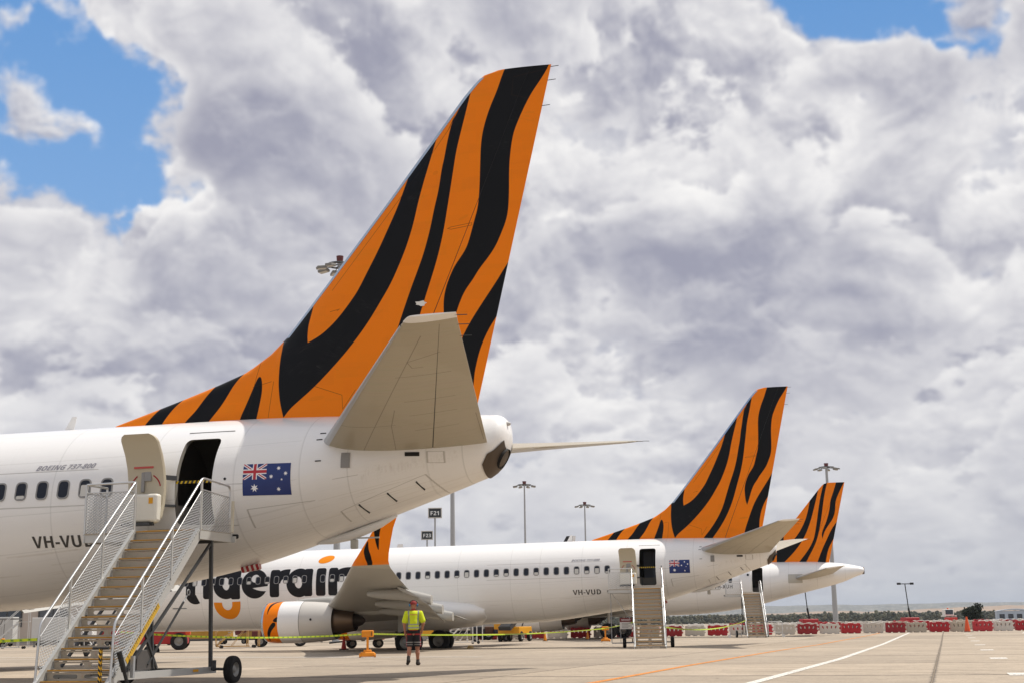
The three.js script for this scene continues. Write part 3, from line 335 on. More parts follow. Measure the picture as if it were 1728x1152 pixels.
function stabilizer(root, sideSign, { rLE, rTE, tLE, tTE, T, hinge = 0.68 }, material, name = 'tailplane') {
  const f = (p) => V(p.x, p.y, p.z * sideSign), up = V(0, 1, 0), ks = [0, 0.12, 0.25, 0.4, 0.55, 0.7, 0.85, 0.95, 0.985, 1];
  const chord = (k) => { const e = k > 0.94 ? Math.sqrt(Math.max(0, 1 - ((k - 0.94) / 0.06) ** 2)) : 1, le = rLE.clone().lerp(tLE, k), te = rTE.clone().lerp(tTE, k), m = te.clone().sub(le); le.addScaledVector(m, 0.07 * (1 - e)); return [le, te, T * (0.25 + 0.75 * e) * (1 + 0.75 * (1 - k) ** 3)]; };
  const rings = (u0, u1, n) => ks.map((k) => { const [a, b, t] = chord(k), r = foil(a, b, t, up, u0, u1, n).map(f); return sideSign > 0 ? r.reverse() : r; });
  const uv = (p) => [(p.x - 2) / 6, Math.abs(p.z) / 8];
  const st = part(name, loft(rings(0, hinge - 0.003, 10), { uv }), material, root); st.name = name;
  part('elevator_seal', loft(ks.slice(0, 8).map((k) => { const [a, b, t] = chord(k), r = foil(a, b, t * 0.92, up, hinge - 0.006, hinge + 0.006, 2).map(f); return sideSign > 0 ? r.reverse() : r; }), { caps: false }), M.darkGrey, root);
  part('tailplane_leading_edge', loft(ks.slice(0, 8).map((k) => { const [a, b, t] = chord(k), r = foil(a.clone().add(V(-0.012, 0, 0)), b, t * 1.02, up, 0, 0.03, 5).map(f); return sideSign > 0 ? r.reverse() : r; }), { caps: false }), M2.bareMetal, root);
  const el = part('elevator', loft(ks.slice(0, 8).map((k) => k).map((k) => { const [a, b, t] = chord(k), r = foil(a, b, t, up, hinge + 0.003, 1, 4).map(f); return sideSign > 0 ? r.reverse() : r; }), { uv, crease: 0.5 }), material, root);
  const tip = part('tailplane_tip', loft(ks.slice(7).map((k) => { const [a, b, t] = chord(k), r = foil(a, b, t, up, hinge - 0.003, 1, 4).map(f); return sideSign > 0 ? r.reverse() : r; }), { uv, crease: 0.5 }), material, root);
  part('tip_fairing', loft([0.972, 0.985, 0.993, 1.0].map((k) => { const [a, b, t] = chord(k), r = foil(a.clone().add(V(-0.01, 0, 0)), b.clone().add(V(0.005, 0, 0)), t * 1.08 + 0.004, up, 0, 1, 9).map((q) => f(q.clone().add(V(0, 0, 0.004)))); return sideSign > 0 ? r.reverse() : r; }), { crease: 0.6 }), M2.whitePaint, root);
  for (const k of [0.985, 0.93, 0.86]) { const q = rTE.clone().lerp(tTE, k); part('static_wick', bar(f(q.clone().add(V(-0.05, 0, 0))), f(q.clone().add(V(0.17, -0.01, 0))), 0.007, 5), M.darkGrey, root); }
  return [st, el, tip];
}
const stabTex = canvasTex(1024, 1024, (x, w, h) => { // belly grey with seams and streaks of oil that run aft
  const r = mulberry(91), X = (s) => (s - 2) / 6 * w, Y = (l) => h - l / 8 * h; x.fillStyle = '#aba28d'; x.fillRect(0, 0, w, h);
  for (let i = 0; i < 1500; i++) { x.fillStyle = `rgba(${90 + r() * 90},${80 + r() * 85},${60 + r() * 80},${0.015 + r() * 0.03})`; x.fillRect(r() * w, r() * h, 20 + r() * 140, 1 + r() * 7); }
  x.strokeStyle = 'rgba(66,58,46,0.5)'; x.lineWidth = 2; const L = (pts) => { x.beginPath(); pts.forEach(([s, l], i) => i ? x.lineTo(X(s), Y(l)) : x.moveTo(X(s), Y(l))); x.stroke(); };
  L([[3.35, 1], [6.75, 7]]); L([[4.1, 1], [4.6, 2.6], [5.0, 3.5]]); for (const l of [2.2, 3.1, 3.9, 5.2]) L([[4.4 + l * 0.24, l], [5.2 + l * 0.28, l]]); L([[3.2, 2.6], [4.7, 2.65]]); L([[6.3, 5.6], [6.1, 5.6], [6.12, 5.9], [6.8, 6.2]]); L([[5.9, 0.9], [6.3, 2.7]]);
  for (let i = 0; i < 120; i++) { const l = 0.9 + r() * r() * 5, s = 3 + l * 0.5 + r() * 2.6; x.fillStyle = `rgba(70,56,38,${0.03 + r() * 0.06})`; x.fillRect(X(s), Y(l), 6 + r() * 70, 1 + r() * 3); }
});
const stabMat = phys(0xffffff, 0.5, { map: stabTex, clearcoat: 0.2 });
function wheel(r, w, parent, x, y, z, name = 'wheel', steer = 0) {
  const g = new THREE.Group(); g.name = name; g.position.set(x, y, z); g.rotation.y = steer; parent.add(g);
  const t = lathe([[r * 0.52, -w * 0.42], [r * 0.8, -w * 0.5], [r * 0.94, -w * 0.43], [r * 0.985, -w * 0.28], [r * 0.985, -w * 0.16], [r * 0.965, -w * 0.15], [r * 0.965, -w * 0.12], [r, -w * 0.11], [r, w * 0.11], [r * 0.965, w * 0.12], [r * 0.965, w * 0.15], [r * 0.985, w * 0.16], [r * 0.985, w * 0.28], [r * 0.94, w * 0.43], [r * 0.8, w * 0.5], [r * 0.52, w * 0.42]], 28); t.rotateX(PI / 2);
  const d = lathe([[0.001, -w * 0.3], [r * 0.16, -w * 0.34], [r * 0.2, -w * 0.2], [r * 0.42, -w * 0.16], [r * 0.5, -w * 0.4], [r * 0.55, -w * 0.42], [r * 0.55, w * 0.42], [r * 0.5, w * 0.4], [r * 0.42, w * 0.16], [r * 0.2, w * 0.2], [r * 0.16, w * 0.34], [r * 0.001, w * 0.3]], 20); d.rotateX(PI / 2);
  part('tyre', t, M.tyre, g); part('rim', d, M.rim, g); return g;
}
const roundRect = (w, h, r) => { const s = new THREE.Shape(), a = -w / 2, b = w / 2, c = -h / 2, d = h / 2; s.moveTo(a + r, c); s.lineTo(b - r, c); s.quadraticCurveTo(b, c, b, c + r); s.lineTo(b, d - r); s.quadraticCurveTo(b, d, b - r, d); s.lineTo(a + r, d); s.quadraticCurveTo(a, d, a, d - r); s.lineTo(a, c + r); s.quadraticCurveTo(a, c, a + r, c); return s; };
const winRing = (() => { const o = roundRect(0.285, 0.405, 0.115); o.holes.push(roundRect(0.225, 0.345, 0.095)); return new THREE.ExtrudeGeometry(o, { depth: 0.012, bevelEnabled: false, curveSegments: 5 }); })(), winPane = new THREE.ExtrudeGeometry(roundRect(0.235, 0.355, 0.1), { depth: 0.006, bevelEnabled: false, curveSegments: 5 }), winShades = [0.07, 0.13, 0.24].map((k) => { const g = new THREE.ExtrudeGeometry(roundRect(0.19, k, 0.03), { depth: 0.003, bevelEnabled: false, curveSegments: 3 }); g.translate(0, -0.165 + k / 2, 0.006); return g; });
function windows(root, h, list, y, rn) {
  for (const s of list) { const p = h.port(s, y, -0.004), n = h.normal(s, y), z = n, xax = V(1, 0, 0).addScaledVector(z, -z.x).normalize(), yax = z.clone().cross(xax); const w = new THREE.Group(); w.name = 'window'; w.quaternion.setFromRotationMatrix(new THREE.Matrix4().makeBasis(xax, yax, z)); w.position.copy(p); root.add(w); part('window_frame', winRing, M2.frame, w); const q = part('pane', winPane, M2.pane, w); q.position.z = 0.0; if (rn() < 0.45) part('blind', winShades[Math.floor(rn() * 3)], M2.shade, w); }
}
function lettering(root, h, text, s0, s1, y0, y1, color, { italic = false, name = 'registration', font = 'bold' } = {}) {
  const W = 1024, H = 192, t = canvasTex(W, H, (x) => { x.fillStyle = color; x.textBaseline = 'alphabetic'; x.font = `${font} 150px sans-serif`; const m = x.measureText(text).width; x.save(); x.translate(10, 160); x.transform(1, 0, italic ? -0.28 : 0, 1, italic ? 8 : 0, 0); x.scale((W - (italic ? 60 : 20)) / m, 1.25); x.fillText(text, 0, 0); x.restore(); });
  const k = 0.17; return part(name, patch(h, s0, s1, y0 - (y1 - y0) * 0.22, y1 + (y1 - y0) * 0.14, 0.005, 14, 3), decal(t), root);
}
const flagTex = canvasTex(512, 320, (x, w, h) => {
  x.fillStyle = '#122d6e'; x.fillRect(0, 0, w, h); const a = w / 2, b = h / 2; x.save(); x.beginPath(); x.rect(0, 0, a, b); x.clip();
  const line = (c, lw, x0, y0, x1, y1) => { x.strokeStyle = c; x.lineWidth = lw; x.beginPath(); x.moveTo(x0, y0); x.lineTo(x1, y1); x.stroke(); };
  line('#e8e6e6', 30, 0, 0, a, b); line('#e8e6e6', 30, 0, b, a, 0); line('#b3202c', 10, 0, 0, a, b); line('#b3202c', 10, 0, b, a, 0); line('#e8e6e6', 52, a / 2, 0, a / 2, b); line('#e8e6e6', 52, 0, b / 2, a, b / 2); line('#b3202c', 30, a / 2, 0, a / 2, b); line('#b3202c', 30, 0, b / 2, a, b / 2); x.restore();
  const star = (cx, cy, r, n) => { x.fillStyle = '#f0efee'; x.beginPath(); for (let i = 0; i < n * 2; i++) { const q = i % 2 ? r * 0.45 : r, t = -PI / 2 + i * PI / n; i ? x.lineTo(cx + q * Math.cos(t), cy + q * Math.sin(t)) : x.moveTo(cx + q * Math.cos(t), cy + q * Math.sin(t)); } x.fill(); };
  star(w * 0.25, h * 0.77, 44, 7); star(w * 0.75, h * 0.82, 24, 7); star(w * 0.6, h * 0.42, 24, 7); star(w * 0.75, h * 0.16, 24, 7); star(w * 0.9, h * 0.33, 24, 7); star(w * 0.82, h * 0.52, 14, 5);
});
// the airline's word on the forward fuselage, drawn in metres with thick round strokes; the g ends in an orange smile
const logoTex = canvasTex(2048, 680, (x, w, h) => {
  const S0 = -24.7, S1 = -14.7, Z0 = 1.9, Z1 = 5.22, X = (s) => (s - S0) / (S1 - S0) * w, Y = (z) => h - (z - Z0) / (Z1 - Z0) * h, k = w / (S1 - S0);
  x.fillStyle = x.strokeStyle = '#17171b'; x.lineCap = 'butt'; x.lineJoin = 'round';
  const rr = (s0, s1, z0, z1, r) => { x.beginPath(); x.roundRect(X(s0), Y(z1), X(s1) - X(s0), Y(z0) - Y(z1), r * k); x.fill(); };
  const oval = (s, z, a, b, rot = 0) => { x.beginPath(); x.ellipse(X(s), Y(z), a * k, b * k, rot, 0, 7); x.fill(); };
  const hole = (s, z, a, b) => { x.save(); x.globalCompositeOperation = 'destination-out'; oval(s, z, a, b, -0.2); x.restore(); };
  rr(-24.25, -23.72, 3.12, 5.0, 0.1); rr(-24.5, -23.4, 4.0, 4.42, 0.08); x.lineWidth = 0.48 * k; x.beginPath(); x.arc(X(-23.72), Y(3.32), 0.3 * k, PI, PI * 0.35, true); x.stroke();
  rr(-23.28, -22.78, 3.03, 4.42, 0.12);
  oval(-21.98, 3.74, 0.72, 0.74); hole(-22.0, 3.78, 0.2, 0.33); rr(-21.72, -21.2, 2.98, 4.44, 0.1);
  oval(-20.38, 3.73, 0.73, 0.74); hole(-20.36, 4.0, 0.22, 0.2); x.save(); x.globalCompositeOperation = 'destination-out'; x.beginPath(); x.moveTo(X(-20.5), Y(3.52)); x.quadraticCurveTo(X(-20.1), Y(3.56), X(-19.5), Y(3.62)); x.lineTo(X(-19.5), Y(3.36)); x.quadraticCurveTo(X(-20.1), Y(3.3), X(-20.5), Y(3.52)); x.fill(); x.restore();
  rr(-19.55, -19.03, 3.03, 4.42, 0.12); x.lineWidth = 0.46 * k; x.beginPath(); x.moveTo(X(-19.2), Y(3.75)); x.quadraticCurveTo(X(-19.1), Y(4.25), X(-18.5), Y(4.2)); x.stroke();
  oval(-17.95, 3.72, 0.68, 0.73); hole(-17.98, 3.74, 0.2, 0.3); rr(-17.7, -17.22, 3.03, 4.42, 0.12);
  rr(-17.02, -16.5, 3.03, 4.43, 0.12); rr(-16.35, -15.86, 3.03, 4.43, 0.12); x.lineWidth = 0.46 * k; x.beginPath(); x.moveTo(X(-16.0), Y(3.75)); x.quadraticCurveTo(X(-15.9), Y(4.27), X(-15.15), Y(4.2)); x.stroke();
  x.fillStyle = x.strokeStyle = '#e8890c'; oval(-16.65, 4.88, 0.42, 0.19, -0.22); x.lineWidth = 0.46 * k; x.beginPath(); x.moveTo(X(-22.47), Y(2.84)); x.bezierCurveTo(X(-22.5), Y(2.0), X(-21.42), Y(2.0), X(-21.44), Y(2.86)); x.stroke();
});

function openDoor(root, h, sc, y0, y1, w, { flip = true, l0 = 2.12, sPanel = -0.85 } = {}) {
  const d = new THREE.Group(); d.name = 'door'; root.add(d);
  const rows = 14, prof = (y) => l0 + (h.f[2](sc) - h.port(sc, y).z) * 1.0, ring = [];
  const pos = [], edge = (y) => { const a = Math.min(y - y0, y1 - y), r = 0.16; return a < r ? r - Math.sqrt(Math.max(0, r * r - (r - a) ** 2)) : 0; };
  const rings = []; for (let i = 0; i <= rows; i++) { const y = lerp(y0 + 0.003, y1 - 0.003, i < 4 ? i * 0.022 : i > rows - 4 ? 1 - (rows - i) * 0.022 : (i - 4) / (rows - 8) * 0.824 + 0.088), e = edge(y), a = sPanel - w / 2 + e, b = sPanel + w / 2 - e, z = prof(y); rings.push([V(a, y, z - 0.1), V(b, y, z - 0.1), V(b + 0.012, y, z - 0.05), V(b, y, z), V(a, y, z), V(a - 0.012, y, z - 0.05)]); }
  part('door_panel', loft(rings, { crease: 0.5 }), M2.liner, d);
  part('door_placard', box(0.44, 0.05, 0.01, sPanel - 0.02, y0 + 1.15, prof(y0 + 1.15) + 0.008, -0.28), M2.redPlacard, d);
  for (const [a0, a1] of [[0.15, 1.0], [2.15, 3.0]]) { const p = []; for (let i = 0; i <= 6; i++) { const t = lerp(a0, a1, i / 6), y = y0 + 0.72 + 0.31 * Math.sin(t); p.push(V(sPanel + 0.33 * Math.cos(t), y, prof(y) + 0.006)); } part('door_arrow', tube(p, 0.014, 2, 5), M2.redArc, d); }
  part('door_handle', [rbox(0.07, 0.4, 0.05, 0.02, sPanel - 0.05, y0 + 0.85, prof(y0 + 0.85) + 0.03), rbox(0.17, 0.2, 0.03, 0.012, sPanel + 0.05, y0 + 0.97, prof(y0 + 0.97) + 0.01)], M2.frame, d);
  part('slide_cover', rbox(0.8, 0.56, 0.2, 0.06, sPanel + 0.0, y0 + 0.32, prof(y0 + 0.3) + 0.08), M2.bustle, d);
  part('slide_latch', [box(0.09, 0.12, 0.01, sPanel + 0.26, y0 + 0.46, prof(y0 + 0.3) + 0.186)], M.yellow, d);
  part('girt_bar', [bar(V(sPanel - 0.42, y0 - 0.0, prof(y0) - 0.02), V(sPanel + 0.3, y0 - 0.0, prof(y0) - 0.02), 0.035), box(0.5, 0.06, 0.1, sPanel, y0 + 0.0, prof(y0) + 0.02)], M.darkSteel, d);
  for (const [hy, hh] of [[0.95, 0.09], [0.38, 0.05]]) part('hinge_arm', beam(V(sPanel + w / 2 - 0.06, y0 + hy, prof(y0 + hy) - 0.08), h.port(sc - 0.4, y0 + hy, -0.02), 0.05, hh), M.darkSteel, d);
  const L = h.port(sc - w / 2, y0 + 0.86, -0.02), R = h.port(sc + w / 2, y0 + 0.86, -0.02), strapTex = canvasTex(256, 16, (x, W, H) => { x.fillStyle = '#161616'; x.fillRect(0, 0, W, H); x.fillStyle = '#d2b020'; for (let i = 0; i < 9; i++) { x.beginPath(); x.moveTo(i * 30, H); x.lineTo(i * 30 + 14, H); x.lineTo(i * 30 + 22, 0); x.lineTo(i * 30 + 8, 0); x.fill(); } });
  const u = V(0, 0.028, 0), strap = quadGeo([L.clone().sub(u), R.clone().sub(u), R.clone().add(u), L.clone().add(u)]); part('door_strap', strap, new THREE.MeshStandardMaterial({ map: strapTex, roughness: 0.7, side: THREE.DoubleSide }), root);
}
// parts of the narrow-bodies in both liveries
function jet737({ label, reg, pos, yaw, pitch = 0, lift, trim = 0, logo, group, windowCount }) {
  const h = hullOf(HULL737), root = thing('airliner', label, 'aircraft', pos, -yaw, group); root.rotation.z = pitch;
  const body = new THREE.Group(); const rn = mulberry(reg.charCodeAt(5));
  jet737.cut ??= cutDoor(h, 0.04, 3.08, 4.86, 0.8);
  const fus = part('fuselage', jet737.cut[0], skin737, root); part('cabin', jet737.cut[1], cabinMat, root);
  part('galley', [rbox(0.55, 1.7, 0.9, 0.02, -0.15, 3.95, -0.75), box(0.4, 0.9, 0.5, 0.35, 3.55, 0.2)], mat(0x5f6670, 0.6), root);
  openDoor(root, h, 0.04, 3.08, 4.86, 0.8);
  const list = []; for (let k = 0; k < windowCount; k++) if (k !== 30) list.push(-1.92 - 0.508 * k); windows(root, h, list, 3.9, rn);
  // tail
  const lead = linear([[5.0, -0.55], [7.11, 1.15], [7.93, 1.84], [9.84, 3.4], [12.18, 5.25], [12.54, 5.58], [12.66, 5.76], [12.7, 6.0]].map(([z, s]) => [z, s])), trail = (z) => 5.53 + (z - 5.59) * 0.2385;
  const { fin, ring } = finSet(root, { base: 5.1, top: 12.71, lead, trail, hinge: 0.7, T0: 0.105, T1: 0.1, map: finMat737, box: [-3, 7.3, 5.1, 12.8], zs: [5.1, 5.6, 6.2, 7, 8, 9, 10, 11, 11.8, 12.18, 12.4, 12.55, 12.64, 12.69, 12.71] });
  const dl = linear([[5.2, -3.3], [5.47, -2.9], [5.8, -1.79], [5.97, -1.23], [6.22, -0.45], [6.45, 0.2], [6.56, 0.4], [6.83, 0.82], [7.11, 1.13], [7.3, 1.32]]);
  const drings = [5.25, 5.47, 5.65, 5.8, 5.97, 6.1, 6.22, 6.45, 6.56, 6.7, 6.83, 7.0, 7.11, 7.25].map((z) => { const a = dl(z), b = lead(z) + 1.5, c = trail(z) - lead(z), tb = naca(1.5 / c, lerp(0.105, 0.1, (z - 5.1) / 7.61)) * c + 0.005, th = (s) => tb * Math.pow((s - a) / (b - a), 0.46), P = [], Q = []; for (let i = 0; i <= 14; i++) { const s = lerp(a, b, (i / 14) ** 1.6), t = i === 0 ? 0.012 : th(s); P.push(V(s, z, t)); Q.push(V(s, z, -t)); } return [...P, ...Q.reverse()]; });
  part('dorsal_fin', loft(drings, { uv: (p) => [(p.x + 3) / 10.3, (p.y - 5.1) / 7.7] }), finMat737, root);
  { const rs = [7.15, 7.6, 8.2, 9, 10, 11, 11.8, 12.2, 12.45, 12.58].map((z) => { const c = trail(z) - lead(z), a = [], b = [], d = 0.11 / c; for (let i = 0; i <= 4; i++) { const u = d * (i / 4) ** 2, t = naca(u, 0.102) * c + 0.007; a.push(V(lead(z) + u * c - 0.006 * (1 - i / 4), z, t)); b.push(V(lead(z) + u * c - 0.006 * (1 - i / 4), z, -t)); } return [...a.reverse(), ...b.slice(1)]; }); part('fin_leading_edge', loft(rs, { caps: false, closed: false }), M2.polished, root); }
  for (const [z, s] of [[12.66, 7.23], [12.36, 7.16], [11.8, 7.02]]) part('static_wick', bar(V(s - 0.06, z, 0), V(s + 0.16, z + 0.005, 0), 0.008, 5), M.darkGrey, root);
  const st = { rLE: V(2.35, 4.62 + 0.5 * trim, 0.82), rTE: V(5.88, 4.6 - 0.5 * trim, 0.6), tLE: V(6.79, 5.56, 7.75), tTE: V(7.57, 5.57, 7.75), T: 0.085 };
  for (const sg of [1, -1]) stabilizer(root, sg, st, stabMat);
  // gaps and vents round the tailplane root, drain slots, APU outlet
  part('pivot_gap', [patch(h, 4.32, 4.6, 4.33, 4.41, 0.012, 4, 2)], M2.soot, root);
  part('tail_vent', [patch(h, 3.08, 3.26, 4.12, 4.42, 0.02, 3, 3)], M2.frame, root);
  for (const [s, y] of [[3.33, 3.36], [3.92, 3.57], [4.51, 3.78]]) { const a = h.port(s - 0.05, y + 0.07, 0.006), b = h.port(s + 0.05, y - 0.07, 0.006); part('drain_slot', beam(a, b, 0.015, 0.045), M.black, root); }
  for (const [s, y] of [[2.6, 4.86], [2.57, 4.72], [2.62, 4.27]]) part('static_port', beam(h.port(s - 0.06, y, 0.004), h.port(s + 0.06, y + 0.005, 0.004), 0.012, 0.022), M.darkGrey, root);
  { const p = h.port(0.72, 3.97, 0.002), c = cyl(0.028, 0.028, 0.012, 12); c.rotateX(PI / 2); c.translate(p.x, p.y, p.z); part('pressure_port', c, M.black, root); const g = beam(h.port(-0.42, 5.02, 0.004), h.port(0.62, 5.02, 0.004), 0.008, 0.018); part('rain_gutter', g, M.grey, root); }
  { const rs = []; for (const s of [5.74, 5.86, 5.98, 6.06, 6.12, 6.16]) { const r = []; for (let i = 0; i <= 12; i++) { const a = -PI / 2 + lerp(-1.15, 1.15, i / 12) * (s < 5.8 ? 0.75 : 1); r.push(h.at(s, a, 0.03)); } rs.push(r); } part('apu_shroud', loft(rs, { caps: false, closed: false }), M2.apuSteel, root); const pipe = lathe([[0.15, 0], [0.2, 0], [0.22, 0.3], [0.21, 0.3], [0.16, 0.02]], 20); pipe.rotateZ(-PI / 2 - 0.5); pipe.translate(5.84, 4.44, 0.1); part('apu_exhaust', pipe, M2.soot, root); part('tail_light', [place(lathe([[0.001, 0.1], [0.035, 0.07], [0.05, 0], [0.05, -0.1]], 12), 6.14, 5.02, 0.08, 0, 0, -PI / 2)], M.lightGrey, root); }
  part('tail_fairing', loft([[1.95, 2.76, 0.02, 0.03], [2.3, 2.81, 0.09, 0.08], [2.75, 2.9, 0.13, 0.1], [3.05, 3.0, 0.12, 0.1], [3.4, 3.12, 0.08, 0.08], [3.75, 3.28, 0.02, 0.03]].map(([s, y, w, d]) => Array.from({ length: 10 }, (_, i) => V(s, y - 0.02 + d * Math.sin(i / 10 * 2 * PI), w * Math.cos(i / 10 * 2 * PI))))), M2.whitePaint, root);
  part('drain_mast', [rbox(0.16, 0.2, 0.09, 0.03, 2.8, 2.7, 0), box(0.5, 0.03, 0.05, 3.1, 2.82, 0)], M2.greyPaint, root);
  { const t = canvasTex(64, 16, (x) => { x.fillStyle = '#ded8cf'; x.fillRect(0, 0, 64, 16); x.fillStyle = '#a52028'; for (let i = 0; i < 4; i++) { x.beginPath(); x.moveTo(i * 17, 0); x.lineTo(i * 17 + 9, 0); x.lineTo(i * 17 + 13, 16); x.lineTo(i * 17 + 4, 16); x.fill(); } }); const g = rbox(0.44, 0.13, 0.12, 0.03); place(g, 0.52, 2.26, 0.12, 0, 0, 0.16); part('tail_skid', g, new THREE.MeshStandardMaterial({ map: t, roughness: 0.6 }), root); }
  part('blade_antenna', loft([[0, 0.42, 0.03], [0.2, 0.3, 0.02], [0.33, 0.2, 0.012]].map(([y, c, t]) => foil(V(-4.25 + y * 0.6, 5.41 + y, 0), V(-4.25 + y * 0.6 + c * 0.6, 5.41 + y, 0), 0.1, V(0, 0, 1)))), M2.whitePaint, root);
  // lettering and flag
  lettering(root, h, reg, -3.7, -2.26, 2.72, 2.97, '#4a4846');
  lettering(root, h, 'BOEING 737-800', -3.76, -2.26, 4.33, 4.44, '#8f8e96', { italic: true, name: 'type_lettering' });
  part('flag_emblem', patch(h, 1.1, 2.08, 3.62, 4.25, 0.005, 8, 8), new THREE.MeshStandardMaterial({ map: flagTex, roughness: 0.35 }), root);
  if (logo) part('airline_wordmark', patch(h, -24.7, -14.7, 1.9, 5.22, 0.006, 24, 24), decal(logoTex), root);
  wing737(root, lift); return root;
}
const bandTex = canvasTex(1024, 128, (x, w, h) => { x.fillStyle = ORANGE; x.fillRect(0, 0, w, h); x.fillStyle = BLACK; // u runs round the cowl, v from the lip aft
  for (let n = 0; n < 4; n++) { const o = n * w / 4; smoothPath(x, [[0.02, 0.05], [0.05, 0.3], [0.09, 0.5], [0.14, 0.62], [0.2, 0.66], [0.14, 0.74], [0.08, 0.68], [0.03, 0.5], [-0.01, 0.2]].map(([u, v]) => [o + u * w, h * v]), (q) => q); smoothPath(x, [[0.2, -0.1], [0.22, 0.2], [0.245, 0.3], [0.25, -0.1]].map(([u, v]) => [o + u * w, h * v]), (q) => q); } });
function engine(root, x, y, z, R, band, len = 1) {
  const e = new THREE.Group(); e.name = 'engine'; e.position.set(x, y, z); root.add(e);
  const L = (p, n = 40) => { const g = lathe(p.map(([r, a]) => [r * R, a * len]), n); g.rotateZ(-PI / 2); return g; };
  part('intake_lip', L([[0.78, 0.5], [0.8, 0.12], [0.84, 0.02], [0.88, 0], [0.915, 0.03], [0.95, 0.14]]), M2.polished, e);
  part('intake_duct', L([[0.001, 1.0], [0.76, 1.0], [0.78, 0.5]]), M.darkGrey, e);
  part('nose_cowl', L([[0.95, 0.14], [0.975, 0.35], [0.992, 0.62], [1.0, 0.9]]), band ? new THREE.MeshPhysicalMaterial({ map: bandTex, roughness: 0.3, ...finPaint }) : M2.whitePaint, e);
  part('fan_cowl', L([[1.0, 0.9], [1.005, 1.3], [1.0, 1.85], [0.993, 1.98]]), M2.whitePaint, e);
  part('reverser_cowl', L([[0.988, 1.985], [0.97, 2.5], [0.93, 3.05], [0.865, 3.6], [0.845, 3.6], [0.84, 3.2]]), mat(0xc8c4bc, 0.5, 0.15), e);
  part('core_nozzle', L([[0.66, 3.1], [0.64, 3.6], [0.58, 4.0], [0.5, 4.45], [0.49, 4.55], [0.46, 4.55], [0.45, 4.2]]), M2.hot, e);
  part('inner_duct', L([[0.845, 3.25], [0.66, 3.2]]), M2.soot, e);
  part('exhaust_plug', L([[0.4, 4.2], [0.36, 4.5], [0.2, 4.9], [0.05, 5.05], [0.001, 5.06]]), M2.titanium, e); part('exhaust_liner', L([[0.455, 4.2], [0.4, 4.2]]), M2.soot, e);
  part('cowl_vent', [place(cyl(0.06, 0.06, 0.012, 12), 2.6 * len, 0.1, 0.965 * R, PI / 2)], M.darkGrey, e);
  part('cowl_seam', [1.985].map((a) => L([[0.998, a - 0.012], [1.0, a], [0.998, a + 0.012]])), M.grey, e);
  return e;
}
